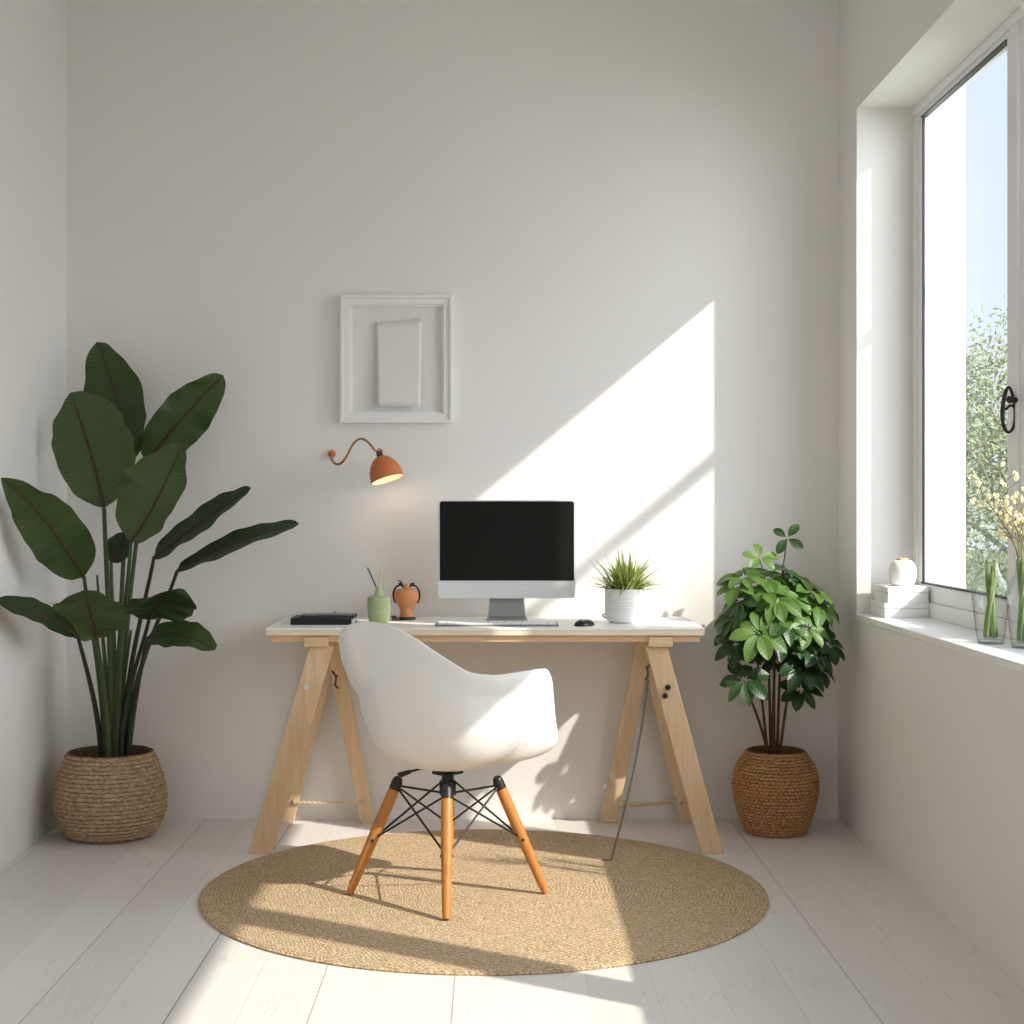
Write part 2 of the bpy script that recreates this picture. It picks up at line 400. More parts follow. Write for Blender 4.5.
# handle: black wrought loop on the mullion
hz, hy = 1.401, 4.275
hm = MB()
loop = [Vector((1.421 + 0.017*math.cos(a)*(1-0.25*math.sin(a)), hy-0.006, hz + 0.062*math.sin(a))) for a in [2*PI*i/28 for i in range(29)]]
hm.tube(loop, [0.0042 + 0.0018*max(0, -math.cos(2*PI*i/28)) for i in range(29)], 8)
hm.tube([(1.404, hy-0.006, hz+0.004), (1.415, hy-0.006, hz+0.002), (1.424, hy-0.006, hz+0.012), (1.436, hy-0.006, hz+0.010)], 0.004, 8)
hm.tube([(1.440, hy-0.02, hz+0.026), (1.418, hy-0.02, hz+0.026)], [0.008, 0.008], 12)
hm.ball((1.420, hy-0.02, hz+0.027), 0.0105)
o = hm.build('window_handle', M_black, None); reparent_keep(o, win)
# added roller blind, blocks sun through the two nearer sashes
bl = thing('light_blocking_blind', 'pale fabric blind added over the nearer window sashes to block sun', 'blind', None, (1.425, 3.0, RZ1))
bb = MB(); bb.box(1.431, 1.433, 1.76, 4.14, 1.79, 2.46); o = bb.build('blocking_fabric', M_blind, None, smooth=False); reparent_keep(o, bl)
bb = MB(); bb.tube([(1.42, 1.74, 2.482), (1.42, 4.145, 2.482)], 0.014, 16); o = bb.build('roller', M_wframe, None); reparent_keep(o, bl)
bb = MB(); bb.tube([(1.428, 1.76, 1.786), (1.428, 4.14, 1.786)], 0.007, 10); o = bb.build('bottom_bar', M_wframe, None); reparent_keep(o, bl)
# unseen rail added outside to cast a shadow bar on the back wall
rl = thing('shadow_rail', 'white rail added outside above the window to cast a shadow bar', 'rail', None, (XO, 4.5, 2.88))
bb = MB().tube([(2.50, 3.9, 2.73), (2.50, 5.25, 2.73)], 0.026, 12); o = bb.build('shadow_rail_tube', M_wframe, None); reparent_keep(o, rl)
for y in (3.9, 5.25):
    bb = MB().tube([(XO-0.01, y, 2.88), (2.50, y, 2.73)], 0.016, 10); o = bb.build('shadow_rail_bracket', M_wframe, None); reparent_keep(o, rl)

# ------------------------------------------------------------------ outside
st(MB().box(XO, 40, -25, 60, -0.62, -0.60).build('ground', M_lawn, smooth=False))
st(MB().box(XO+0.0, 30, 10.5, 12.2, -0.60, -0.585).build('trim_1', mat('garden_path', (0.40, 0.39, 0.36), 0.9), smooth=False))
def tree(x, y, h, rad, label, seed, n=12000):
    rnd = random.Random(seed)
    t = thing('garden_tree', label, 'tree', 'garden trees beyond the window', (x, y, -0.6))
    m = MB(); m.tube([(0,0,0), (0.05,0.02,h*0.35), (-0.03,0.05,h*0.7)], [0.10, 0.07, 0.03], 10)
    for k in range(6):
        a = k*1.05+seed; m.tube([(0,0.03,h*(0.32+0.05*k)), (math.cos(a)*rad*0.5, math.sin(a)*rad*0.5, h*(0.52+0.05*k)), (math.cos(a)*rad*0.8, math.sin(a)*rad*0.8, h*(0.58+0.06*k))], [0.03, 0.016, 0.006], 6)
    m.build('trunk', M_bark, t)
    blobs = []
    for k in range(26):
        a = rnd.uniform(0, 2*PI); q = rad*math.sqrt(rnd.random())*0.75; z = rnd.uniform(0.10, 0.9)
        sh = math.sin(PI*min(1, max(0.08, z))**0.8)
        blobs.append((math.cos(a)*q*sh, math.sin(a)*q*sh, h*z, rad*rnd.uniform(0.25, 0.45)))
    c = MB(); s = 0.034
    for k in range(n):
        bx, by, bz, br = rnd.choice(blobs)
        d = Vector((rnd.gauss(0,1), rnd.gauss(0,1), rnd.gauss(0,1))).normalized()*br*rnd.uniform(0.6, 1.05)
        p = Vector((bx, by, bz)) + d
        u = Vector((rnd.gauss(0,1), rnd.gauss(0,1), rnd.gauss(0,1))).normalized(); v = u.orthogonal().normalized()
        c.add([p-u*s, p+v*s*0.55, p+u*s, p-v*s*0.55], [(0,1,2,3)], mi=int(rnd.random() < 0.4))
    c.build('crown', M_treeleaf, t, smooth=False)
tree(5.55, 16.5, 3.75, 1.9, 'tall pale green garden tree nearest the window, rising into the sky', 3)
tree(9.8, 19.0, 4.6, 2.1, 'pale green garden tree to the right of the nearest one', 5, 7000)
tree(6.2, 21.8, 3.3, 2.0, 'lower hazy garden tree behind the nearest one', 9, 9000)
tree(11.0, 26.5, 4.2, 2.4, 'far hazy garden tree at the back of the lawn', 12, 6000)

# ------------------------------------------------------------------ rug
RC, RR = (-0.03, 4.56), 0.828
t = MB()
prof = [(0.0001, 0.011), (0.3, 0.011), (0.6, 0.011), (RR-0.02, 0.011), (RR-0.006, 0.009), (RR, 0.005), (RR-0.003, 0.0)]
t.lathe(prof, (0,0,0), 128)
rug = t.build('round_rug', M_rug); rug.location = (*RC, 0.0)
tag(rug, 'round braided jute rug on the white floorboards under the chair', 'rug')

# ------------------------------------------------------------------ desk
desk = thing('trestle_desk', 'white-topped desk on pale pine trestle legs against the back wall', 'desk', None, (-0.03, 5.32, 0))
def dp(mb, name, m, label=None, **k):
    par = k.pop('par', None)
    o = mb.build(name, m, None, **k)
    if par is None: reparent_keep(o, desk)
    else:
        o.parent = par; o.matrix_parent_inverse = (Matrix.Translation(desk.location)).inverted()
    if label: o['label'] = label
    return o
DZ = 0.735
tb = MB(); x0, x1, y0, y1 = -0.748, 0.690, 5.060, 5.585
tb.box(x0, x1, y0, y1, DZ-0.008, DZ)
top = dp(tb, 'tabletop', M_top, 'white laminate top', smooth=False, bevel=0.002)
eb = MB().box(x0+0.001, x1-0.001, y0+0.001, y1-0.001, DZ-0.024, DZ-0.008)
dp(eb, 'tabletop_edge', M_edge, 'pale plywood edge under the laminate', smooth=False)
ab = MB().box(x0+0.015, x1-0.015, 5.074, 5.094, DZ-0.047, DZ-0.024); dp(ab, 'apron', M_pineX, None, smooth=False, bevel=0.002)
ab = MB().box(x0+0.015, x1-0.015, 5.53, 5.55, DZ-0.047, DZ-0.024); dp(ab, 'apron', M_pineX, None, smooth=False, bevel=0.002)
for (bx0, bx1) in ((-0.622, -0.543), (0.506, 0.585)):
    dp(MB().box(bx0, bx1, 5.060, 5.565, DZ-0.062, DZ-0.030), 'head_beam', M_pineY, None, smooth=False, bevel=0.002)
def bolt(leg, x, y, z, m=M_steel, dx=0):
    b_ = MB(); b_.tube([(x, y, z), (x, y-0.006, z)], 0.010, 6); b_.tube([(x, y-0.006, z), (x+dx, y-0.013, z)], 0.006, 10)
    o = b_.build('bolt', m, None); o.parent = leg
def leg(p0, p1, wx, wy): 
    o = dp(MB().skew(p0, p1, wx, wy), 'leg', M_pine, None, smooth=False, bevel=0.0025); return o
zt = DZ-0.060
# left trestle
L1 = leg((-0.762, 5.055, 0), (-0.566, 5.095, zt), 0.078, 0.032)
L2 = leg((-0.750, 5.548, 0), (-0.572, 5.535, zt), 0.062, 0.032)
L3 = leg((-0.452, 5.548, 0), (-0.580, 5.500, zt), 0.052, 0.032)
bolt(L1, (306.5-CX)*5.06/F, 5.064, H-(687-CY)*5.06/F)
# right trestle
R1 = leg((0.713, 5.055, 0), (0.533, 5.095, zt), 0.072, 0.032)
R2 = leg((0.700, 5.548, 0), (0.540, 5.535, zt), 0.062, 0.032)
R3 = leg((0.410, 5.548, 0), (0.540, 5.500, zt), 0.058, 0.032)
bolt(R1, (668-CX)*5.06/F, 5.066, H-(687.5-CY)*5.06/F, M_black)
bolt(R1, (665-CX)*5.06/F, 5.064, H-(696-CY)*5.06/F, M_black)
def hinge(x, y, z, s):
    m = MB(); m.tube([(x-0.015*s, y, z+0.03), (x, y-0.006, z+0.012), (x-0.004*s, y-0.004, z-0.02), (x+0.006*s, y, z-0.03)], 0.004, 8)
    m.ball((x, y-0.006, z+0.012), 0.006)
    dp(m, 'hinge', M_socket)
hinge(-0.535, 5.25, 0.545, 1); hinge(0.520, 5.25, 0.575, -1)
def rope(a, b, r, sag):
    a, b = Vector(a), Vector(b); n = 60; m = MB()
    for ph in (0, PI):
        pts = []
        for i in range(n+1):
            t_ = i/n; p = a.lerp(b, t_) - Vector((0, 0, sag*math.sin(PI*t_)))
            w_ = t_*44 + ph; pts.append(p + Vector((0, math.cos(w_), math.sin(w_)))*r*0.55)
        m.tube(pts, r*0.62, 6)
    m.ball(a, r*1.7); m.ball(b, r*1.7)
    dp(m, 'rope', M_rope, 'twisted sisal rope tie')
rope((-0.715, 5.525, 0.076), (-0.460, 5.525, 0.076), 0.0055, 0.002)
rope((0.455, 5.525, 0.068), (0.665, 5.525, 0.080), 0.0075, 0.004)
m = MB(); a, c = Vector((0.52, 5.2, 0.55)), Vector((0.372, 4.90, 0.014))
pts = [a.lerp(c, i/20) + Vector((0.012*math.sin(PI*i/20), 0, 0)) for i in range(21)]
m.tube(pts, 0.0035, 8); m.tube([c, c+Vector((-0.02, -0.004, 0)), c+Vector((-0.03, 0.0, 0.002))], 0.003, 6)
dp(m, 'tie_cord', M_cord, 'thin grey cord hanging from the right trestle to the rug')

# ------------------------------------------------------------------ chair
CHX, CHY = -0.134, 4.475
th = math.radians(45)
chair = thing('armchair', 'white moulded shell armchair on wooden dowel legs, turned toward the desk', 'chair', None, (CHX, CHY, 0.0150), th)
KEY = [(0, .262, .424), (18, .280, .426), (29, .318, .432), (36, .328, .444), (42, .300, .540), (48, .274, .628), (55, .262, .655),
       (75, .264, .662), (92, .272, .663), (108, .280, .659), (122, .283, .668), (136, .279, .712), (150, .276, .758), (162, .275, .786), (172, .276, .798), (180, .276, .800)]
def rim(phi):
    a = abs(phi)
    for (a0, r0, z0), (a1, r1, z1) in zip(KEY, KEY[1:]):
        if a0 <= a <= a1:
            u = (a-a0)/(a1-a0)
            return r0+(r1-r0)*u, z0+(z1-z0)*u
def rim_s(phi):
    R = Z = W = 0
    for d in range(-6, 7):
        ww = math.exp(-(d/3.2)**2); p = phi + d
        if p > 180: p -= 360
        if p < -180: p += 360
        r, z = rim(p); R += r*ww; Z += z*ww; W += ww
    return R/W, Z/W
NA, NT = 168, 90
zb = 0.366
sv, sf = [], []
for k in range(NA):
    phi = -180 + 360*k/NA
    R, Z = rim_s(phi); fullness = max(0, min(1, (Z - zb - 0.1)/0.3)); Z -= 0.0
    for i in range(NT+1):
        tt = i/NT
        e = 0.80 - 0.14*fullness
        s_, c_ = math.sin(tt*PI/2), math.cos(tt*PI/2)
        r_ = R*s_**e; hh = Z - zb
        z_ = zb + hh*(1-max(0, c_)**e)
        hn = (z_-zb)/0.42
        tall = max(0, min(1, (hh-0.1)/0.3))
        r_ *= 1 - 0.10*tall*(1-(1-max(0,c_)**e))*s_ 
        if tt > 0.84:
            u_ = (tt-0.84)/0.16
            fl_ = max(0, min(1, (phi-112)/18))*max(0, min(1, (178-phi)/14))
            r_ += ((0.012 + 0.026*fl_)*u_**(2.2-1.4*fl_))*tall - 0.010*fl_*(1-u_)
        elif tt > 0.5:
            fl_ = max(0, min(1, (phi-112)/18))*max(0, min(1, (178-phi)/14))
            r_ -= 0.010*fl_*(tt-0.5)/0.34
        if tt > 0.93:
            fa = max(0, min(1, (abs(phi)-40)/8))*max(0, min(1, (135-abs(phi))/30))
            r_ += 0.018*fa*((tt-0.93)/0.07)**0.9
        if tall < 0.3:                      # waterfall front lip
            z_ -= 0.012*(1-tall/0.3)*max(0, (tt-0.8)/0.2)**2
        a_ = math.radians(phi)
        sv.append((r_*math.cos(a_), r_*math.sin(a_), z_))
for k in range(NA):
    k2 = (k+1) % NA
    for i in range(NT):
        if i == 0: sf.append((k*(NT+1), k*(NT+1)+1, k2*(NT+1)+1))
        else: sf.append((k*(NT+1)+i, k*(NT+1)+i+1, k2*(NT+1)+i+1, k2*(NT+1)+i))
sm = MB().add(sv, sf)
shell = sm.build('seat_shell', M_shell, chair, angle=3.0)
bm = bmesh.new(); bm.from_mesh(shell.data); bmesh.ops.remove_doubles(bm, verts=bm.verts, dist=1e-5)
bmesh.ops.recalc_face_normals(bm, faces=bm.faces); bm.to_mesh(shell.data); bm.free()
so = shell.modifiers.new('thickness', 'SOLIDIFY'); so.thickness = 0.007; so.offset = 0
sb = shell.modifiers.new('bevel', 'BEVEL'); sb.width = 0.0025; sb.segments = 2; sb.limit_method = 'ANGLE'; sb.angle_limit = 1.0
# base; directions world-aligned => local angle = world - th
col = MB(); col.tube([(0,0,0.300), (0,0,0.352)], 0.017, 20); col.tube([(0,0,0.285), (0,0,0.325)], 0.024, 20)
col.build('centre_post', M_black, chair)
pl = MB(); pl.box(-0.040, 0.040, -0.026, 0.026, 0.345, 0.362); pl.box(-0.022, 0.022, -0.045, 0.045, 0.348, 0.366)
pl.build('seat_plate', M_black, chair, smooth=False, bevel=0.004)
lv = MB(); Rm = Matrix.Rotation(-th, 3, 'Z')
lv.tube([Rm @ Vector(q) for q in ((-0.02, -0.03, 0.362), (-0.075, -0.05, 0.368), (-0.115, -0.065, 0.360))], [0.003, 0.0032, 0.004], 8)
lv.tube([Rm @ Vector(q) for q in ((-0.105, -0.062, 0.362), (-0.138, -0.075, 0.353))], [0.006, 0.0085], 10)
lv.build('lever', M_black, chair)
feet, heads, mids = [], [], []
RB, RT, ZT = 0.284, 0.150, 0.312
for ang in (180, 270, 0, 90):
    a_ = math.radians(ang + 1) - th
    d = Vector((math.cos(a_), math.sin(a_), 0))
    feet.append(d*RB); heads.append(d*RT + Vector((0,0,ZT))); mids.append(feet[-1].lerp(heads[-1], 0.50))
for k in range(4):
    f0, h0 = feet[k], heads[k]
    n = 12; pts = [f0.lerp(h0, i/n) for i in range(n+1)]
    rad = [0.0118 + 0.0050*min(1, i/n/0.55) for i in range(n+1)]; rad[0] = 0.0105; rad[-1] = 0.0150
    lg = MB().tube(pts, rad, 16).build('leg', M_honey, chair)
    ax = (h0-f0).normalized()
    br = MB(); br.tube([h0-ax*0.012, h0+ax*0.012], 0.0165, 14); br.ball(h0+ax*0.012+Vector((0,0,0.002)), 0.015)
    br.tube([h0, Vector((0,0,0.288))], 0.0034, 8)
    br.build('leg_bracket', M_black, chair)
for k in range(4):
    k2 = (k+1) % 4
    for (a, b) in ((heads[k], mids[k2]), (heads[k2], mids[k])):
        MB().tube([a, b], 0.0032, 8).build('cross_wire', M_black, chair)
for k in range(4):
    tng = Vector((-mids[k].y, mids[k].x, 0)).normalized()
    MB().tube([mids[k]-tng*0.018, mids[k]+tng*0.018], 0.0048, 8).build('wire_bolt', M_black, chair)

# ------------------------------------------------------------------ monitor
mo = thing('desktop_computer', 'silver all-in-one computer with a blank black screen on the desk', 'computer', None, (0.045, 5.40, DZ))
def lp(mb, name, m, root, label=None, **k):
    o = mb.build(name, m, root, **k)
    if label: o['label'] = label
    return o
def rrect(x0, x1, z0, z1, r, y0, y1, n=6, corners=(1,1,1,1)):
    """rounded-rectangle slab in XZ extruded y0..y1"""
    pts = []
    for (cx_, cz_, a0, on) in ((x1, z1, 0, corners[0]), (x0, z1, 90, corners[1]), (x0, z0, 180, corners[2]), (x1, z0, 270, corners[3])):
        if not on: pts.append((cx_, cz_)); continue
        sx = -1 if a0 in (0, 270) else 1; sz = -1 if a0 in (0, 90) else 1
        for i in range(n+1):
            a = math.radians(a0 + 90*i/n); pts.append((cx_ + sx*r + r*math.cos(a), cz_ + sz*r + r*math.sin(a)))
    k = len(pts)
    v = [(p[0], y0, p[1]) for p in pts] + [(p[0], y1, p[1]) for p in pts]
    f = [tuple(range(k)), tuple(range(2*k-1, k-1, -1))] + [(i, i+k, (i+1) % k + k, (i+1) % k) for i in range(k)]
    return v, f
zl, zh = 0.077, 0.420
v, f = rrect(-0.240, 0.240, zl, zh, 0.012, 0.0, 0.020)
lp(MB().add(v, f), 'display_body', M_alu, mo, 'silver body with plain chin', angle=0.5)
v, f = rrect(-0.2345, 0.2345, 0.139, zh-0.004, 0.009, -0.0015, 0.003, corners=(1,1,0,0))
lp(MB().add(v, f), 'screen', M_screen, mo, 'blank black screen', angle=0.5)
s = MB()
nk = [(-0.062, 0.055, 0.10), (-0.062, 0.05, 0.055), (-0.066, 0.045, 0.012), (-0.070, 0.03, 0.0045), (-0.072, -0.045, 0.0045)]
vv, ff = [], []
for (hx, y, z) in nk: vv += [(hx, y-0.0, z), (-hx, y, z), (-hx, y+0.012 if z > 0.01 else y, z-0.0045 if z < 0.01 else z), (hx, y+0.012 if z > 0.01 else y, z-0.0045 if z < 0.01 else z)]
for i in range(len(nk)-1):
    o_ = i*4
    for j in range(4): ff.append((o_+j, o_+(j+1) % 4, o_+4+(j+1) % 4, o_+4+j))
ff += [(0,1,2,3), tuple(len(nk)*4-4+j for j in (3,2,1,0))]
lp(s.add(vv, ff), 'stand', M_stand, mo, 'grey metal stand foot', smooth=False)
lp(MB().tube([(-0.05, 0.034, 0.098), (0.05, 0.034, 0.098)], 0.012, 12), 'stand_hinge', M_stand, mo)

# ------------------------------------------------------------------ keyboard and mouse
kb = thing('keyboard', 'slim white keyboard lying on the desk in front of the screen', 'keyboard', None, (0.010, 5.19, DZ))
kt = MB(); kt.box(-0.205, 0.205, -0.062, 0.062, 0, 0.006); lp(kt, 'keyboard_tray', M_keyb, kb, smooth=False, bevel=0.002)
rows = [14, 14, 14, 13, 12]
for r, nkeys in enumerate(rows):
    y = 0.050 - r*0.0235; wdt = 0.396
    if r < 4:
        step = wdt/nkeys
        spans = [(-0.198 + i*step, -0.198 + (i+1)*step) for i in range(nkeys)]
    else:
        spans = [(-0.198, -0.170), (-0.170, -0.142), (-0.142, -0.110), (-0.110, 0.045), (0.045, 0.078), (0.078, 0.108), (0.108, 0.138), (0.138, 0.168), (0.168, 0.198)]
    for (a, b) in spans:
        k_ = MB().box(a+0.002, b-0.002, y-0.010, y+0.010, 0.006, 0.0095)
        k_.build('key', M_key, kb, smooth=False)
ms = thing('computer_mouse', 'small glossy black computer mouse on the desk beside the keyboard', 'mouse', None, (0.302, 5.17, DZ))
mb_ = MB()
prof = [(1e-5, 0.021), (0.35, 0.0203), (0.62, 0.018), (0.84, 0.013), (0.96, 0.007), (1.0, 0.003), (0.98, 0.0)]
mb_.lathe([(r*0.030, z) for r, z in prof], (0,0,0), 32, M=Matrix.Diagonal((1.0, 1.65, 1.0)).to_3x3())
lp(mb_, 'mouse_body', M_mouse, ms)
lp(MB().tube([(-0.004, -0.026, 0.0185), (0.004, -0.026, 0.0185)], 0.005, 12), 'scroll_wheel', M_pen, ms)
ms.rotation_euler = (0, 0, -0.5)

# ------------------------------------------------------------------ notebook and pen
nb = thing('notebook', 'thick black notebook lying closed on the left end of the desk', 'notebook', None, ((325-CX)*5.28/F, 5.27, DZ), 0.0)
n1 = MB(); n1.box(-0.106, 0.106, -0.075, 0.075, 0, 0.003); n1.box(-0.106, 0.106, -0.075, 0.075, 0.020, 0.023); n1.box(-0.107, -0.101, -0.075, 0.075, 0, 0.023); n1.box(-0.106, 0.098, -0.0755, -0.070, 0.0, 0.023)
lp(n1, 'cover', M_leather, nb, smooth=False, bevel=0.0015)
n2 = MB(); n2.box(-0.100, 0.103, -0.069, 0.073, 0.003, 0.020); lp(n2, 'pages', M_paperblk, nb, smooth=False)
tabk = thing('tablet', 'thin dark grey tablet lying on top of the black notebook', 'tablet', None, ((329-CX)*5.30/F, 5.285, DZ+0.0232))
v, f = rrect(-0.092, 0.092, -0.058, 0.058, 0.008, 0, 0.006)
tm = MB().add([(x, z, y) for (x, y, z) in v], f); lp(tm, 'tablet_body', mat('dark_slate', (0.030, 0.030, 0.032), 0.4), tabk, angle=0.5)
v, f = rrect(-0.084, 0.084, -0.050, 0.050, 0.004, 0.006, 0.0066)
tm = MB().add([(x, z, y) for (x, y, z) in v], f); lp(tm, 'tablet_screen', mat('grey_glass', (0.10, 0.10, 0.105), 0.25), tabk, angle=0.5)
pe = MB(); pe.tube([(-0.05, 0, 0.0045), (0.062, 0.004, 0.0045)], 0.0042, 10); pe.tube([(0.018, 0.003, 0.009), (0.028, 0.003, 0.009)], 0.005, 8)
po = pe.build('pen', M_pen); po.location = (tabk.location.x+0.004, 5.24, DZ+0.0301); tag(po, 'slim grey pen lying on the tablet', 'pen')

# ------------------------------------------------------------------ green bottle and reeds
def lathe_thing(name, label, cat, loc, parts):
    r = thing(name, label, cat, None, loc)
    for (pn, prof, m, seg, fn, lb) in parts: lp(MB().lathe(prof, (0,0,0), seg, fn), pn, m, r, lb)
    return r
def smoothprof(keys, n=6):
    out = []
    for i in range(len(keys)-1):
        p0 = keys[max(0, i-1)]; p1 = keys[i]; p2 = keys[i+1]; p3 = keys[min(len(keys)-1, i+2)]
        for j in range(n):
            t = j/n
            q = [0.5*((2*p1[c]) + (-p0[c]+p2[c])*t + (2*p0[c]-5*p1[c]+4*p2[c]-p3[c])*t*t + (-p0[c]+3*p1[c]-3*p2[c]+p3[c])*t**3) for c in (0, 1)]
            out.append((max(1e-5, q[0]), q[1]))
    out.append(keys[-1]); return out
gx, gy = (378.7-CX)*5.30/F, 5.30
gp = [(1e-5, 0), (0.030, 0), (0.034, 0.004), (0.0385, 0.03), (0.0395, 0.060), (0.039, 0.080), (0.036, 0.087), (0.030, 0.0895), (0.0225, 0.0905), (0.017, 0.094), (0.0135, 0.104), (0.0105, 0.118), (0.0098, 0.124), (0.0075, 0.124), (0.0075, 0.10), (1e-5, 0.098)]
rp = []
for i in range(len(gp)-1):
    for j in range(4):
        t_ = j/4; rp.append((gp[i][0]*(1-t_)+gp[i+1][0]*t_, gp[i][1]*(1-t_)+gp[i+1][1]*t_))
rp.append(gp[-1])
gv = lathe_thing('ceramic_bottle', 'sage green ribbed ceramic bottle on the desk holding two reeds', 'bottle', (gx, gy, DZ),
   [('bottle_body', rp, M_green, 40, lambda r, z, i, k: r*(1+0.012*math.sin(z*560)) if 0.005 < z < 0.082 else r, None)])
def stick(p0, p1, r, m, lab):
    p0, p1 = Vector(p0), Vector(p1)
    o = MB().tube([Vector((0,0,0)), (p1-p0)*0.5, p1-p0], r, 8).build('reed_stick', m); o.location = p0
    tag(o, lab, 'reed stick')
stick((gx+0.001, gy, DZ+0.100), P(367.5, 567.5, gy-0.005), 0.0024, M_stick1, 'dark reed leaning left out of the green bottle')
stick((gx+0.001, gy+0.002, DZ+0.101), P(380.8, 567, gy+0.005), 0.0026, M_stick2, 'pale reed standing nearly upright in the green bottle')

# ------------------------------------------------------------------ terracotta urn
ux, uy = (406.5-CX)*5.43/F, 5.43
ur = thing('urn', 'small terracotta urn with black curved handles on the desk', 'urn', None, (ux, uy, DZ))
up = smoothprof([(1e-5, 0.008), (0.024, 0.008), (0.0225, 0.020), (0.0225, 0.038), (0.030, 0.050), (0.040, 0.066), (0.0435, 0.083), (0.0415, 0.098), (0.033, 0.106), (0.020, 0.109), (0.015, 0.111), (0.012, 0.118), (0.005, 0.126), (1e-5, 0.127)], 5)
lp(MB().lathe(up, (0,0,0), 40), 'urn_body', M_terra, ur, angle=0.9)
lp(MB().lathe([(1e-5,0), (0.031,0), (0.033,0.003), (0.032,0.008), (0.026,0.011), (1e-5,0.011)], (0,0,0), 32), 'urn_base', M_black, ur, 'black round base')
for s_ in (-1, 1):
    hp = bez((0.012*s_, 0, 0.118), (0.030*s_, 0, 0.132), (0.062*s_, 0, 0.10), (0.038*s_, 0, 0.058), 16)
    hm = MB().tube(hp, 0.0034, 8)
    hm.tube(bez((0.012*s_, 0, 0.112), (0.014*s_, 0, 0.125), (0.022*s_, 0, 0.134), (0.026*s_, -0.002, 0.124), 8), 0.0034, 8)
    if s_ < 0: hm.tube(bez((-0.014, 0, 0.12), (-0.016, 0, 0.135), (-0.024, 0, 0.14), (-0.030, 0, 0.134), 8), 0.002, 6)
    lp(hm, 'handle', M_black, ur)
bx = thing('trinket_box', 'tiny dark brown box on the desk between green bottle and urn', 'box', None, ((395.5-CX)*5.40/F, 5.395, DZ))
lp(MB().box(-0.013, 0.013, -0.012, 0.012, 0, 0.011), 'box_base', mat('dark_walnut', (0.075, 0.04, 0.028), 0.5), bx, smooth=False, bevel=0.0015)
lp(MB().box(-0.0135, 0.004, -0.0125, 0.0125, 0.011, 0.016), 'box_lid', M_black, bx, smooth=False, bevel=0.001)

# ------------------------------------------------------------------ desk plant
px_, py_ = (625-CX)*5.30/F, 5.30
sp_ = thing('potted_plant', 'small striped spider plant in a white ribbed pot on the desk', 'potted plant', None, (px_, py_, DZ))
rows_ = 9; prof = [(1e-5, 0.0), (0.050, 0.0), (0.055, 0.004)]
for i in range(49):
    z = 0.006 + 0.108*i/48; rr = 0.056 + 0.013*min(1, (z/0.04))**0.6
    if z < 0.092: rr += 0.0014*abs(math.sin(z*PI/0.0115))
    prof.append((rr, z))
prof += [(0.070, 0.116), (0.067, 0.117), (0.063, 0.112), (0.062, 0.095)]
lp(MB().lathe(prof, (0,0,0), 56), 'pot', M_potw, sp_, 'white ribbed pot')
lp(MB().tube(bez((-0.064, -0.01, 0.030), (-0.082, -0.012, 0.032), (-0.082, -0.012, 0.018), (-0.060, -0.01, 0.016), 8), 0.004, 8), 'pot_lug', M_potw, sp_)
lp(MB().lathe([(1e-5, 0.096), (0.063, 0.096), (0.063, 0.100), (0.03, 0.106), (1e-5, 0.108)], (0,0,0), 32), 'soil', M_soil, sp_)
fo = MB(); rnd = random.Random(4)
for k in range(135):
    az = rnd.uniform(0, 2*PI); el = math.radians(rnd.choice([rnd.uniform(55, 88), rnd.uniform(25, 60), rnd.uniform(35, 70)]))
    ln = rnd.uniform(0.11, 0.185); d = Vector((math.cos(az)*math.cos(el), math.sin(az)*math.cos(el), math.sin(el)))
    b0 = Vector((math.cos(az)*rnd.uniform(0, 0.04), math.sin(az)*rnd.uniform(0, 0.04), 0.10))
    side = d.cross(Vector((0,0,1))); side = side.normalized() if side.length > 1e-3 else Vector((1,0,0))
    n = 7; vs, us, fs = [], [], []
    dr = rnd.uniform(0.02, 0.06)*math.cos(el)**0.5*1.3; wmax = rnd.uniform(0.0055, 0.0095)
    for i in range(n+1):
        t_ = i/n; p = b0 + d*ln*t_ + Vector((0,0,-dr*t_*t_*1.3)) ; wd = wmax*(0.55+0.45*math.sin(PI*min(1, t_*1.3)))*(1-t_**3) + 0.0002
        up_ = side.cross(d)*wd*0.35
        for s_ in (-1, 0, 1): vs.append(p + side*wd*s_ + up_*abs(s_)); us.append((t_, s_))
    for i in range(n):
        for j in range(2): a = i*3+j; fs.append((a, a+1, a+4, a+3))
    fo.add(vs, fs, us)
lp(fo, 'foliage', M_spider, sp_, angle=3)

# ------------------------------------------------------------------ picture frame
pf = thing('picture_frame', 'white square-edged picture frame hanging on the back wall above the lamp', 'picture frame', None, ((397-CX)*YB/F, YB-0.0005, H+(CY-359.5)*YB/F))
fw, fh = 0.203, 0.231
def ring(mb, w0, h0, w1, h1, y0, y1):
    mb.box(-w0, w0, y0, y1, h1, h0); mb.box(-w0, w0, y0, y1, -h0, -h1); mb.box(-w0, -w1, y0, y1, -h1, h1); mb.box(w1, w0, y0, y1, -h1, h1)
m = MB(); ring(m, fw, fh, fw-0.012, fh-0.012, -0.028, 0); ring(m, fw-0.012, fh-0.012, fw-0.034, fh-0.034, -0.022, 0); ring(m, fw-0.034, fh-0.034, fw-0.041, fh-0.041, -0.016, 0)
lp(m, 'frame', M_frame, pf, smooth=False, bevel=0.0015)
lp(MB().box(-fw+0.04, fw-0.04, -0.005, -0.001, -fh+0.04, fh-0.04), 'backing_board', M_mount, pf, smooth=False)
ps = thing('paper_sheet', 'blank cream paper sheet pinned inside the white picture frame', 'paper', None, ((399-CX)*YB/F, YB-0.006, H+(CY-365)*YB/F))
cn = [(-0.084, 0.152), (0.084, 0.163), (0.080, -0.152), (-0.077, -0.152)]
n = 12; vs, fs = [], []
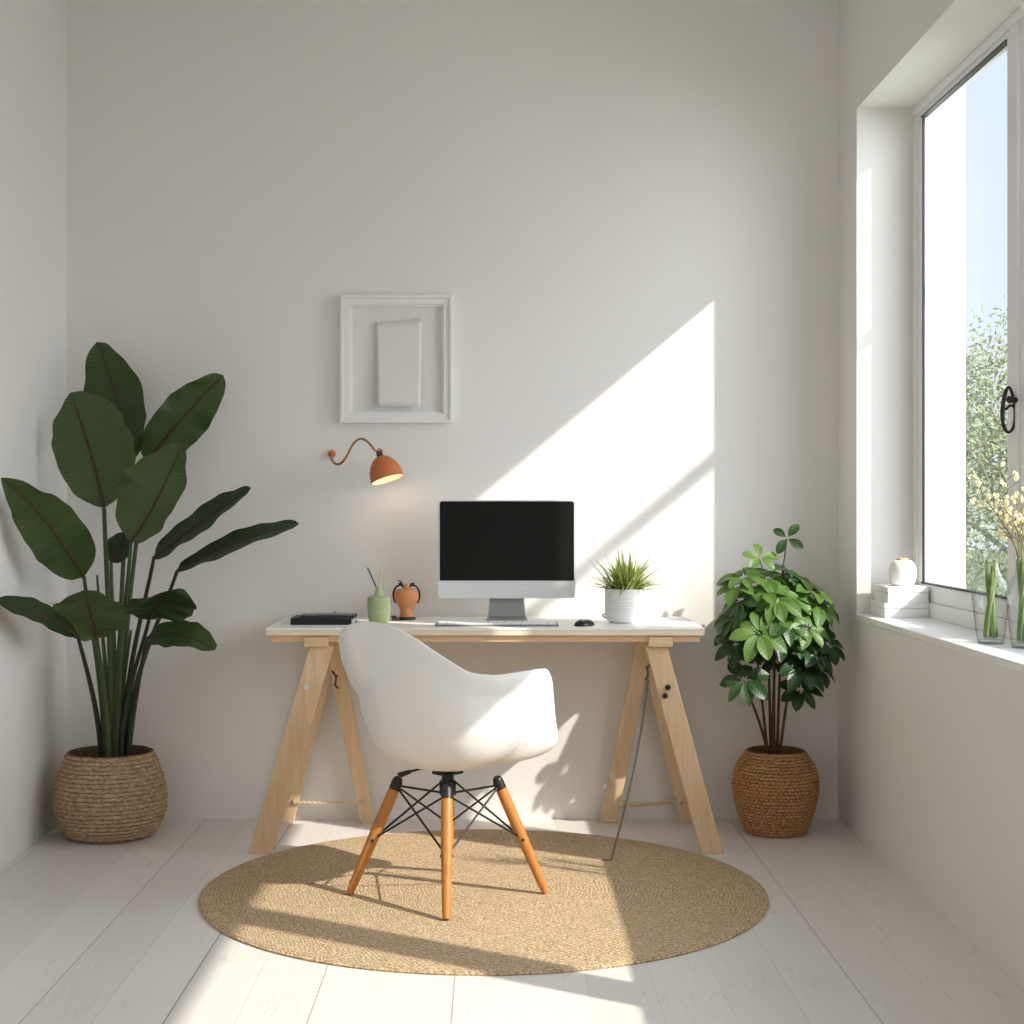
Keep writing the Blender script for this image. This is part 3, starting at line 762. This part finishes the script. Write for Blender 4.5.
for j in range(n+1):
    for i in range(n+1):
        u, v_ = i/n, j/n
        x = (cn[0][0]*(1-u)+cn[1][0]*u)*(1-v_) + (cn[3][0]*(1-u)+cn[2][0]*u)*v_
        z = (cn[0][1]*(1-u)+cn[1][1]*u)*(1-v_) + (cn[3][1]*(1-u)+cn[2][1]*u)*v_
        y = -0.003 - 0.016*v_*v_ - 0.006*(1-u)
        vs.append((x, y, z))
for j in range(n):
    for i in range(n): a = j*(n+1)+i; fs.append((a, a+1, a+n+2, a+n+1))
po = lp(MB().add(vs, fs), 'sheet', M_paper, ps, angle=3); sd = po.modifiers.new('thickness', 'SOLIDIFY'); sd.thickness = 0.0008
lp(MB().tube([(0.070, -0.001, 0.166), (0.068, -0.014, 0.169), (0.080, -0.014, 0.166), (0.078, -0.008, 0.160)], 0.0018, 8), 'pin', M_steel, ps, 'small metal clip')

# ------------------------------------------------------------------ wall lamp
lx, lz = (332-CX)*YB/F, H+(CY-454)*YB/F
wl = thing('wall_lamp', 'burnt orange wall lamp with curved brass arm on the back wall', 'wall lamp', None, (lx, YB, lz))
def loc(px, py, Y): return P(px, py, Y) - Vector((lx, YB, lz))
m = MB(); RX = Matrix.Rotation(PI/2, 3, 'X')
m.lathe([(1e-5, 0), (0.014, 0), (0.0145, 0.008), (0.011, 0.016), (1e-5, 0.019)], (0,0,0), 24, M=RX); lp(m, 'wall_mount', M_orange, wl)
pix = [(331.5,454,5.585), (331.8,459.5,5.56), (334,463,5.545), (338,464.3,5.53), (342.5,462,5.52), (347,455.5,5.51), (351,447.5,5.50), (355.5,441.5,5.49), (361,438.8,5.48), (366,440.5,5.475), (371,445.5,5.47), (375.5,451.3,5.47)]
ctrl = [loc(*q) for q in pix]
pts = []
for i in range(len(ctrl)-1):
    p0 = ctrl[max(0,i-1)]; p1 = ctrl[i]; p2 = ctrl[i+1]; p3 = ctrl[min(len(ctrl)-1, i+2)]
    for j in range(5):
        t_ = j/5; pts.append(0.5*((2*p1)+(-p0+p2)*t_+(2*p0-5*p1+4*p2-p3)*t_*t_+(-p0+3*p1-3*p2+p3)*t_**3))
pts.append(ctrl[-1]); lp(MB().tube(pts, 0.0042, 10), 'arm', M_brass, wl)
# shade axis: from top (380.5,455) to rim centre (387,478)
A, B = loc(380.3, 456.5, 5.47), loc(387, 478.2, 5.46)
ax = (B-A).normalized(); q = Vector((0,0,-1)).rotation_difference(ax + Vector((0, -0.02, 0))).to_matrix()
ln = 0.085
sh = MB(); prof = []
for i in range(15):
    t_ = i/14; prof.append((0.012 + 0.047*math.sin(min(1, t_*1.05)*PI/2)**0.85, -ln*t_**1.35))
prof += [(0.060, -ln-0.001), (0.0575, -ln-0.001)]
so_ = lp(MB().lathe([(1e-5, 0.002)] + prof[:-1], A, 40, M=q), 'shade', M_orange, wl, 'burnt orange dome shade', angle=0.9)
bmx = bmesh.new(); bmx.from_mesh(so_.data)
big = [f_ for f_ in bmx.faces if len(f_.verts) > 10]
bmesh.ops.delete(bmx, geom=big, context='FACES'); bmx.to_mesh(so_.data); bmx.free()
inn = lp(MB().lathe([(r*0.965, z-0.0015) for r, z in prof[:-2]] , A, 40, M=q), 'shade_lining', M_shadein, so_, 'pale lining', angle=0.9)
bmx = bmesh.new(); bmx.from_mesh(inn.data)
big = [f_ for f_ in bmx.faces if len(f_.verts) > 10]; big = [f_ for f_ in big if f_.calc_area() > 0.003]
bmesh.ops.delete(bmx, geom=big, context='FACES'); bmx.to_mesh(inn.data); bmx.free()
lp(MB().tube([A - ax*0.020, A - ax*0.004, A+ax*0.004], [0.010, 0.0125, 0.014], 14), 'socket', M_socket, wl)
lp(MB().tube([A - ax*0.020 + Vector((-0.008,0,0)), A - ax*0.026 + Vector((0.004,0,0.004)), A - ax*0.016 + Vector((0.014,0,0.004))], 0.003, 8), 'clamp_screw', M_brass, wl)
lp(MB().ball(A + ax*0.048, 0.019), 'bulb', M_bulb, wl)
pl_ = bpy.data.lights.new('lamp_glow', 'POINT'); pl_.energy = 0.26; pl_.color = (1, 0.72, 0.45); pl_.shadow_soft_size = 0.02
plo = bpy.data.objects.new('lamp_glow', pl_); COL.objects.link(plo); plo.location = Vector((lx, YB, lz)) + A + ax*0.078

# ------------------------------------------------------------------ baskets
def basket(root, keys, m, coils, seg, weave, amp, name='basket'):
    sp = smoothprof(keys, 10)
    # resample by height along the profile
    ls = [0]
    for a, b in zip(sp, sp[1:]): ls.append(ls[-1] + math.hypot(b[0]-a[0], b[1]-a[1]))
    tot = ls[-1]; n = coils*6; prof = []; j = 0
    for i in range(n+1):
        d = tot*i/n
        while j < len(ls)-2 and ls[j+1] < d: j += 1
        t_ = (d-ls[j])/max(1e-9, ls[j+1]-ls[j])
        prof.append((sp[j][0]*(1-t_)+sp[j+1][0]*t_, sp[j][1]*(1-t_)+sp[j+1][1]*t_))
    def fn(r, z, i, k):
        c = i//6; u = (i % 6)/6
        rp_ = math.sin(PI*u)
        if weave: return r + amp*rp_*(0.45+0.55*abs(math.sin(PI*(k/seg*weave + 0.5*(c % 2)))))
        return r + amp*rp_*(0.75+0.25*math.sin(k*0.9+c*2.1)) + 0.0012*math.sin(c*1.7+k*0.13)
    b_ = MB().lathe([(1e-5, 0.0)] + prof, (0,0,0), seg, fn)
    rr, zz = prof[-1]
    for i in range(n+1):
        for k in range(seg):
            c = i//6; b_.uv[(i+1)*seg+k] = ((i % 6)/6, (k/seg*weave + 0.5*(c % 2)) if weave else c*0.37)
    for k in range(seg): b_.uv[k] = (0.5, 0.5)
    b_.f.pop()          # open the mouth
    o = lp(b_, name, m, root, angle=1.2)
    inner = MB().lathe([(rr+0.002, zz), (rr-0.004, zz+0.003), (rr-0.010, zz), (rr-0.006, zz-0.045)], (0,0,0), 64)
    inner.f = inner.f[:-2]
    lp(inner, 'basket_rim', m, root, angle=1.2)
    lp(MB().lathe([(1e-5, zz-0.028), (rr*0.5, zz-0.030), (rr-0.002, zz-0.036)], (0,0,0), 40), 'soil', M_soil, root)

# ------------------------------------------------------------------ large plant
bx_, by_ = (111-CX)*5.33/F, 5.32
big = thing('potted_plant', 'tall potted plant with broad dark leaves in a seagrass basket, left corner', 'potted plant', None, (bx_, by_, 0))
basket(big, [(0.120, 0.0), (0.150, 0.014), (0.180, 0.065), (0.189, 0.125), (0.180, 0.19), (0.160, 0.25), (0.143, 0.290)], M_wick1, 22, 144, 0, 0.006)
O_ = Vector((bx_, by_, 0))
def big_leaf(base, tip, width, ctrl=(0,0,0), side=None, fold=0.25, wave=0.02, seed=0, m=M_banana, blunt=0.62, pk=0.8, asym=0.0):
    rnd = random.Random(seed)
    b0, t0 = base - O_, tip - O_
    c0 = (b0+t0)/2 + Vector(ctrl)
    NL, NS = 30, 6; vs, us, fs = [], [], []
    L_ = (t0-b0).length
    for i in range(NL+1):
        t_ = i/NL; u = 1-t_
        p = b0*u*u + c0*2*u*t_ + t0*t_*t_
        tg = ((c0-b0)*u + (t0-c0)*t_).normalized()
        sd = side - tg*side.dot(tg); sd.normalize(); nr = sd.cross(tg)
        if nr.y > 0: nr = -nr
        w_ = width/2*(math.sin(PI*max(1e-4, min(1, t_**pk)))**blunt) if 0 < t_ < 1 else 0.001
        w_ = max(w_, 0.0015)
        for j in range(-NS, NS+1):
            s_ = j/NS
            wob = wave*math.sin(t_*13 + seed*1.7 + (2.1 if s_ > 0 else 0))*abs(s_)**2 + wave*0.6*math.sin(t_*29+seed)*abs(s_)**2
            edge = (1 + 0.022*math.sin(t_*17+seed*2+(1 if s_ > 0 else 0)) + 0.014*math.sin(t_*37+seed*3))*(1 + asym*(1 if s_ > 0 else -1))
            q_ = p + sd*w_*s_*edge + nr*(fold*w_*abs(s_)**1.4 + wob*min(1, w_/0.03)); q_.x = max(q_.x, XL + 0.006 - O_.x); vs.append(q_); us.append((t_, s_))
    R_ = 2*NS+1
    for i in range(NL):
        for j in range(2*NS): a = i*R_+j; fs.append((a, a+1, a+R_+1, a+R_))
    o = lp(MB().add(vs, fs, us), 'leaf', m, big, angle=3)
    # midrib ridge
    mid = [b0*(1-t_)**2 + c0*2*(1-t_)*t_ + t0*t_*t_ for t_ in [i/16 for i in range(16)]]
    MB().tube([q + Vector((0,-0.0015,0)) for q in mid], [0.0042*(1-i/17)+0.0008 for i in range(16)], 6).build('midrib', mat_rib, o)
mat_rib = mat('reddish_midrib', (0.060, 0.024, 0.018), 0.5)
def stalk(base, foot, r0, r1, bow=(0,0,0), m=M_stalk):
    b0, f0 = base - O_, foot - O_
    c1 = f0 + Vector((0,0,(b0.z-f0.z)*0.45)) + Vector(bow); c2 = f0.lerp(b0, 0.75) + Vector((0,0,0.02))
    n = 16; pts = bez(f0, c1, c2, b0, n)
    lp(MB().tube(pts, [r0 + (r1-r0)*(i/n)**0.7 for i in range(n+1)], 10), 'stem', m, big)
Yb = 5.32
def foot(px, Y): 
    q = P(px, 757, Y); q.z = 0.25; return q
X_ = Vector((1,0,0))
def sv3(px0, py0, px1, py1, dep=0.0):
    """unit side vector perpendicular (in view) to a midrib running p0->p1"""
    d = Vector((px1-px0, 0, -(py1-py0))).normalized(); s_ = Vector((d.z, dep, -d.x)); return s_.normalized()
def LV(b, t, w, Yb_, Yt, fx, fY, r=(0.011, 0.006), ctrl=(0,0,0), dep=0.0, seed=0, m=M_banana, fold=0.22, wave=0.010, blunt=0.62, pk=0.8, bow=(0,0,0), sm=M_stalk, side=None, asym=0.0):
    B_, T_ = P(b[0], b[1], Yb_), P(t[0], t[1], Yt)
    big_leaf(B_, T_, w, ctrl, side if side else sv3(*b, *t, dep), fold, wave, seed, m, blunt, pk, asym)
    stalk(B_, foot(fx, fY), r[0], r[1], bow, sm)
# (leaf base px) (leaf tip px) width(m) depths
LV((128,464), (97,342), 0.225, 5.42, 5.46, 118, 5.36, ctrl=(0.03,0.02,0.0), seed=1, pk=0.95, blunt=0.6, dep=-0.2)
LV((146,462), (223,375), 0.175, 5.40, 5.36, 121, 5.37, ctrl=(0.0,0.02,0.02), seed=2, pk=0.85, blunt=0.55, dep=0.25)
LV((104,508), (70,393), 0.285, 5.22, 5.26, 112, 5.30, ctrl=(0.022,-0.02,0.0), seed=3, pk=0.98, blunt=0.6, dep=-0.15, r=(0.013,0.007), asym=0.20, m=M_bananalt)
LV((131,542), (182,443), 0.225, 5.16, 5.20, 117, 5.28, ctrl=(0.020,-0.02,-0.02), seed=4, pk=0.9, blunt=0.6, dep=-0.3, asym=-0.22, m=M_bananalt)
LV((84,577), (1,478), 0.185, 5.08, 4.70, 106, 5.28, ctrl=(0.01,0.0,0.05), seed=5, pk=0.66, blunt=0.75, dep=0.1, bow=(-0.01,0,0), fold=0.12)
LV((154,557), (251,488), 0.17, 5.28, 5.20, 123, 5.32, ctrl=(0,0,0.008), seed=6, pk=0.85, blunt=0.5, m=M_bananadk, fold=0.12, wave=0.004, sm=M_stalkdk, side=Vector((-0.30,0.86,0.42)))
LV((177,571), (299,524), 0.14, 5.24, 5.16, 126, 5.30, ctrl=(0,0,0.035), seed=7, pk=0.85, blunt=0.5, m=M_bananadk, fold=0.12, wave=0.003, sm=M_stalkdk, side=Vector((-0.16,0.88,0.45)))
LV((97,638), (84,590), 0.25, 5.14, 4.97, 109, 5.26, ctrl=(0.005,-0.03,0.02), seed=8, pk=1.05, m=M_bananalt, blunt=0.5, fold=0.22, wave=0.010, side=Vector((1,0.05,0.10)))
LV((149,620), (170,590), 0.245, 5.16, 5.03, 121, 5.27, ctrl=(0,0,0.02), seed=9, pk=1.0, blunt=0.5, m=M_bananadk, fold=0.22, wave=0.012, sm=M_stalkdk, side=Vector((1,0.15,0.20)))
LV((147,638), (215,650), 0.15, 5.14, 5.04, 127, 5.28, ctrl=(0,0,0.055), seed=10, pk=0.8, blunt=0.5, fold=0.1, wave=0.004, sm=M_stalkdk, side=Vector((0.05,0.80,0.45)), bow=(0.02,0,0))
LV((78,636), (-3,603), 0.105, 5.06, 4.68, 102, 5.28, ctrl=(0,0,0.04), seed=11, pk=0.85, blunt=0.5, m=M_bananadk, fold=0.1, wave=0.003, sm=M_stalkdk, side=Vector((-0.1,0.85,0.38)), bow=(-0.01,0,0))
LV((111,562), (128,532), 0.09, 5.36, 5.34, 116, 5.33, seed=12, pk=0.9, m=M_bananadk)
for (tx, ty, fx, fY) in ((97,575,109,5.31), (122,600,114,5.29), (131,630,118,5.31)):
    stalk(P(tx, ty, 5.33), foot(fx, fY), 0.012, 0.004)

# ------------------------------------------------------------------ umbrella plant
rx_, ry_ = (775.5-CX)*5.38/F, 5.38
um = thing('potted_plant', 'bushy umbrella plant in a round brown cane basket, right corner by window', 'potted plant', None, (rx_, ry_, 0))
basket(um, [(0.090, 0.0), (0.104, 0.010), (0.124, 0.062), (0.1415, 0.135), (0.143, 0.185), (0.130, 0.235), (0.108, 0.268), (0.098, 0.285)], M_wick2, 26, 168, 56, 0.008)
OU = Vector((rx_, ry_, 0))
mains = []
fx_ = [(768,5.36), (771,5.38), (774,5.35), (777,5.38), (772,5.40), (779,5.36), (770,5.37)]
ends = [(757,660,5.30), (768,640,5.36), (774,640,5.28), (781,640,5.38), (776,615,5.42), (792,670,5.30), (747,690,5.27)]
for (a, b) in zip(fx_, ends):
    f0 = P(a[0], 755, a[1]); f0.z = 0.25; e = P(b[0], b[1], b[2]) 
    pts = bez(f0-OU, f0.lerp(e, 0.3)+Vector((0,0,0.03))-OU, f0.lerp(e, 0.65)+Vector((0,0,0.02))-OU, e-OU, 10)
    lp(MB().tube(pts, [0.0062-0.0028*i/10 for i in range(11)], 8), 'stem', M_twig, um); mains.append(pts)
rnd = random.Random(21)
b_free = True
def pleaf(px, py, Y, lpx, n, m, nrm=(0,-0.5,0.8), arc=2*PI, a0=0.0, droop=0.35):
    hub = P(px, py, Y) - OU
    ln = lpx*Y/F; nv = (Vector(nrm) + Vector((rnd.uniform(-0.25,0.25), rnd.uniform(-0.25,0.15), rnd.uniform(-0.2,0.2)))*(1 if b_free else 0)).normalized(); e1 = nv.cross(Vector((0.1,1,0.2))).normalized(); e2 = nv.cross(e1)
    # petiole to the nearest main stem, lower than the hub
    best = min((q for ms_ in mains for q in ms_[5:]), key=lambda q: (q-hub).length + max(0, q.z-hub.z+0.02)*3)
    lf = MB()
    mid = best.lerp(hub, 0.55) - Vector((0,0,0.015))
    pts = bez(best, best.lerp(mid, 0.7), mid.lerp(hub, 0.5), hub, 6)
    lf.add(*_tube(pts, 0.0022), mi=1)
    for k in range(n):
        a = a0 + arc*(k+0.5)/n + rnd.uniform(-0.15, 0.15); d = (e1*math.cos(a) + e2*math.sin(a))
        l_ = ln*rnd.uniform(0.8, 1.12); wd = l_*rnd.uniform(0.23, 0.30); sd = nv.cross(d)
        vs, us, fs = [], [], []; NL = 9; dr = droop*rnd.uniform(0.0, 1.5)
        for i in range(NL+1):
            t_ = i/NL; p = hub + d*l_*(0.10+0.9*t_) - Vector((0,0,1))*l_*dr*t_*t_ + nv*l_*0.05*math.sin(PI*t_)
            w_ = wd*(math.sin(PI*max(0.001, min(0.999, t_**1.15)))**0.7) if 0 < i < NL else 0.0006
            for s_ in (-1, -0.5, 0, 0.5, 1): vs.append(p + sd*w_*s_ + nv*w_*0.25*abs(s_)); us.append((t_, s_))
        for i in range(NL):
            for j in range(4): q_ = i*5+j; fs.append((q_, q_+1, q_+6, q_+5))
        lf.add(vs, fs, us)
    lp(lf, 'leaf', [m, M_twig if m is M_schefdk else M_vstem], um, angle=3)
def _tube(pts, r, seg=6):
    t_ = MB().tube(pts, r, seg); return t_.v, t_.f
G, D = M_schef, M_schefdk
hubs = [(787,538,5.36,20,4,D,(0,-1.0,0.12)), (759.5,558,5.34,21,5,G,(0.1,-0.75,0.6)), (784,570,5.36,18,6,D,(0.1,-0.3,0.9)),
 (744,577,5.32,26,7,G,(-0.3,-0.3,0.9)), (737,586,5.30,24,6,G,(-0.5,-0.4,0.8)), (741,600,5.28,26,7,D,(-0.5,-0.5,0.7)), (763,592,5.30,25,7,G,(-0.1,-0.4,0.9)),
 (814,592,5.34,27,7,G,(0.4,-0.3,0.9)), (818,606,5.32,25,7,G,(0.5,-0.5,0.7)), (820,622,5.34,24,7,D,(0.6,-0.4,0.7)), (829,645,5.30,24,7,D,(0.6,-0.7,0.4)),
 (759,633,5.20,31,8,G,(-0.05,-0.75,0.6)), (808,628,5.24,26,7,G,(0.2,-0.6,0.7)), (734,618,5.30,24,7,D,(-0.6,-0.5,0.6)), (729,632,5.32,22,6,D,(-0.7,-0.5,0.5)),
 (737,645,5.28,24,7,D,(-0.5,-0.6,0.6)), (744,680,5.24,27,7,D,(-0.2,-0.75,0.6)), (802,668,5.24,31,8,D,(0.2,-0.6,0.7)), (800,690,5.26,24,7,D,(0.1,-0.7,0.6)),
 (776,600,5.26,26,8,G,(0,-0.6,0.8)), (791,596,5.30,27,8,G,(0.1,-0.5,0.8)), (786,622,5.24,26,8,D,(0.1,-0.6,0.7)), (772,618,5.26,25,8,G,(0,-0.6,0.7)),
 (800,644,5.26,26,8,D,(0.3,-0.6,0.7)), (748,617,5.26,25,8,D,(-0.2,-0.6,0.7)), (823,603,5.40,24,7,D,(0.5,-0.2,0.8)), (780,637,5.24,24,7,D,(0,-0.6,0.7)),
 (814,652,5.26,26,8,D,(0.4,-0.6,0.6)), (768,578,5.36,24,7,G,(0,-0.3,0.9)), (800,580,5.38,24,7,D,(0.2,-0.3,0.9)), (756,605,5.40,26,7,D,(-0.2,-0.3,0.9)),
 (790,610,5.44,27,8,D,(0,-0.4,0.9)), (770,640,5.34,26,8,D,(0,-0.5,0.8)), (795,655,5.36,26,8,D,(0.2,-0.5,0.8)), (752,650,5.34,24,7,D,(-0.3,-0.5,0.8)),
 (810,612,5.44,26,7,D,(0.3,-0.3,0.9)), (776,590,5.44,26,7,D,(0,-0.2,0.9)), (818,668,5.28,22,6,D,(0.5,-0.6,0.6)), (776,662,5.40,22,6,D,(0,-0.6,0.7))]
for i, (a, b, c, l_, n_, m_, nr) in enumerate(hubs):
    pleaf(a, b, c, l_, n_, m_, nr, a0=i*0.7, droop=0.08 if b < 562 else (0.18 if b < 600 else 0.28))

# ------------------------------------------------------------------ sill objects
SZ = RZ0
def boxbook(name, label, x0, x1, y0, y1, z0, z1):
    t = thing(name, label, 'box', None, ((x0+x1)/2, (y0+y1)/2, z0)); hx, hy, hh = (x1-x0)/2, (y1-y0)/2, z1-z0
    lp(MB().box(-hx, hx, -hy, hy, 0, hh*0.62), 'box_base', M_book, t, smooth=False, bevel=0.0015)
    lp(MB().box(-hx-0.001, hx+0.001, -hy-0.001, hy+0.001, hh*0.64, hh), 'box_lid', M_book, t, smooth=False, bevel=0.0015)
boxbook('storage_box', 'flat white box on the window sill, under another white box', 1.289, 1.435, 5.10, 5.285, SZ, SZ+0.049)
boxbook('storage_box', 'flat white box on the sill, stacked on top and carrying a small vase', 1.301, 1.435, 5.105, 5.285, SZ+0.0495, SZ+0.102)
vx, vy = 1.372, 5.19
vp = smoothprof([(1e-5, 0), (0.030, 0), (0.040, 0.012), (0.0445, 0.038), (0.043, 0.062), (0.033, 0.080), (0.018, 0.0855), (0.014, 0.086), (0.012, 0.080), (1e-5, 0.07)], 6)
vz = lathe_thing('bud_vase', 'round white ceramic bud vase standing on the stacked white boxes', 'vase', (vx, vy, SZ+0.103), [('vase_body', vp, M_cream, 40, None, None)])
m = MB(); m.lathe([(0.012, 0.083), (0.019, 0.0845), (0.020, 0.089), (0.016, 0.092), (0.012, 0.090), (0.0115, 0.083)], (0,0,0), 24, lambda r, z, i, k: r*(1+0.08*math.sin(k*1.3))); m.f = m.f[:-2]
lp(m, 'clay_rim', M_clay, vz, 'rough clay rim')
def glass_vase(label, x, y, sc):
    keys = [(0.034, 0.0), (0.036, 0.012), (0.043, 0.07), (0.0495, 0.135), (0.0475, 0.165), (0.034, 0.192), (0.0245, 0.212), (0.0235, 0.238), (0.029, 0.256)]
    t = thing('glass_vase', label, 'vase', None, (x, y, SZ))
    sp = [(r*sc[0], z*sc[1]) for r, z in smoothprof(keys, 7)]
    m = MB().lathe([(1e-5, 0.0)] + sp, (0,0,0), 48); m.f = m.f[:-1]
    lp(m, 'vase_body', M_vglass, t, angle=1.2)
    lp(MB().lathe([(1e-5, 0.004), (0.032*sc[0], 0.004), (0.034*sc[0], 0.011), (0.02*sc[0], 0.013), (1e-5, 0.013)], (0,0,0), 32), 'vase_foot', M_vglass, t, 'thick glass foot')
    r_, z_ = sp[-1]
    m = MB().tube([(r_*math.cos(a), r_*math.sin(a), z_) for a in [2*PI*i/40 for i in range(41)]], 0.0022, 8, cap=False)
    lp(m, 'vase_rim', M_vglass, t)
    return t
v1 = (1.338, 4.165); v2 = (1.385, 4.045)
glass_vase('clear glass vase of green cut stems on the window sill, nearer the corner', v1[0], v1[1], (1.0, 0.985))
glass_vase('clear glass vase of flowering sprigs on the sill, at the photo edge', v2[0], v2[1], (0.86, 0.93))
rnd = random.Random(8)
for k in range(5):
    a = k*1.257; r0 = 0.017
    p0 = Vector((math.cos(a)*r0*0.9, math.sin(a)*r0*0.9, 0.016)); p1 = Vector((math.cos(a+2.2)*0.012, math.sin(a+2.2)*0.012, 0.225 - 0.015*(k % 3)))
    o = MB().tube(bez(p0, p0+Vector((0,0,0.07)), p1-Vector((0,0,0.07)), p1, 10), [0.0046]*10 + [0.0035], 8).build('plant_cutting', M_vstem)
    o.location = (v1[0], v1[1], SZ)
    tag(o, 'green leafless cutting standing in the glass vase nearer the corner', 'plant cutting', 'green stems in the front glass vase')
def sprig(tgt, k, lean):
    t = thing('flower_sprig', 'pale yellow flowering sprig in the glass vase at the photo edge', 'flower', 'flower sprigs in the rear glass vase', (v2[0], v2[1], SZ))
    O2 = Vector((v2[0], v2[1], SZ)); tp = tgt - O2
    a = k*1.05
    p0 = Vector((math.cos(a)*0.014, math.sin(a)*0.014, 0.016)); nk_ = Vector((tp.x*0.06, tp.y*0.06, 0.232))
    nk_ += Vector((math.cos(a+2.5)*0.008, math.sin(a+2.5)*0.008, 0))
    low = bez(p0, p0+Vector((0,0,0.08)), nk_-Vector((0,0,0.08)), nk_, 10)
    hi = bez(nk_, nk_+(nk_-low[-2]).normalized()*0.06, nk_.lerp(tp, 0.6)+Vector((0,0,0.01)), tp, 10)
    lp(MB().tube(low, 0.0038, 7), 'stem', M_vstem, t, 'thick green lower stem')
    tw = MB().tube(hi, [0.0018-0.0008*i/10 for i in range(11)], 6); fl = MB()
    r2 = random.Random(k+50)
    for j in range(9):
        b0 = hi[3 + (j % 8)]; e = b0 + Vector((r2.uniform(-0.045, 0.045), r2.uniform(-0.04, 0.04), r2.uniform(0.008, 0.05)))
        tw.tube([b0, b0.lerp(e, 0.5)+Vector((0,0,0.004)), e], 0.0009, 5)
        for _ in range(2):
            c = e + Vector((r2.gauss(0, 0.006), r2.gauss(0, 0.006), r2.gauss(0, 0.006)))
            for q_ in range(5):
                an = q_*2*PI/5; pd = Vector((math.cos(an), r2.uniform(-0.5, 0.5), math.sin(an)))*0.0035
                fl.ball(c+pd, 0.0028, 6, 4)
    lp(tw, 'twig', M_dryst, t); lp(fl, 'blossom', M_bloom, t)
for k, (a, b, Y) in enumerate([(978,488,4.05), (976,505,4.10), (996,480,4.06), (999,497,4.0), (1016,500,4.0), (1022,515,4.05), (1010,520,4.1)]):
    sprig(P(a, b, Y), k, 0)

# ------------------------------------------------------------------ light
sun = bpy.data.lights.new('sun', 'SUN'); sun.energy = 5.4; sun.angle = math.radians(0.7); sun.color = (1.0, 0.915, 0.81)
so = bpy.data.objects.new('sun', sun); COL.objects.link(so); so.location = (5, 1, 5)
so.rotation_euler = Vector((-1.55, 1.0, -1.30)).to_track_quat('-Z', 'Y').to_euler()
def area(name, loc, target, sx, sy, e, col):
    l = bpy.data.lights.new(name, 'AREA'); l.shape = 'RECTANGLE'; l.size = sx; l.size_y = sy; l.energy = e; l.color = col
    o = bpy.data.objects.new(name, l); COL.objects.link(o); o.location = loc
    o.rotation_euler = (Vector(target)-Vector(loc)).to_track_quat('-Z', 'Y').to_euler()
    return o
area('sky_fill_panel', (3.6, 2.6, 2.6), (1.3, 3.6, 1.5), 3.5, 3.0, 160, (0.92, 0.955, 1.0))  # area lamp added outside the window to boost the skylight
area('sky_side_fill', (3.3, 4.5, 2.1), (-1.5, 4.9, 1.7), 2.2, 2.6, 75, (0.90, 0.95, 1.0))  # second area lamp added outside to brighten the left wall
area('room_fill', (-0.2, -1.4, 1.75), (-0.2, 5.0, 1.3), 2.6, 2.4, 20, (1.0, 0.96, 0.92))
wd = bpy.data.worlds.new('sky'); scn.world = wd; wd.use_nodes = True
N, L = wd.node_tree.nodes, wd.node_tree.links
tc = N.new('ShaderNodeTexCoord'); sp = N.new('ShaderNodeSeparateXYZ'); L.new(tc.outputs['Generated'], sp.inputs[0])
f = maprange(N, L, sp.outputs[2], 0.0, 0.7)
L.new(mixc(N, L, f, (0.86, 0.92, 0.97), (0.58, 0.74, 0.96)), N['Background'].inputs[0])
N['Background'].inputs[1].default_value = 1.05

# ------------------------------------------------------------------ camera
cd = bpy.data.cameras.new('camera'); cam = bpy.data.objects.new('camera', cd); COL.objects.link(cam)
cam.location = (0, 0, H); cam.rotation_euler = (PI/2, 0, 0)
cd.sensor_width = 36; cd.lens = F/1024*36; cd.shift_x = (512-CX)/1024; cd.shift_y = -(512-CY)/1024
cd.clip_start = 0.05; cd.clip_end = 200
scn.camera = cam
scn.view_settings.view_transform = 'Standard'; scn.view_settings.look = 'None'
scn.view_settings.exposure = 0.0; scn.view_settings.gamma = 1.0
scn.cycles.max_bounces = 10; scn.cycles.diffuse_bounces = 6; scn.cycles.transparent_max_bounces = 24
scn.cycles.use_denoising = True
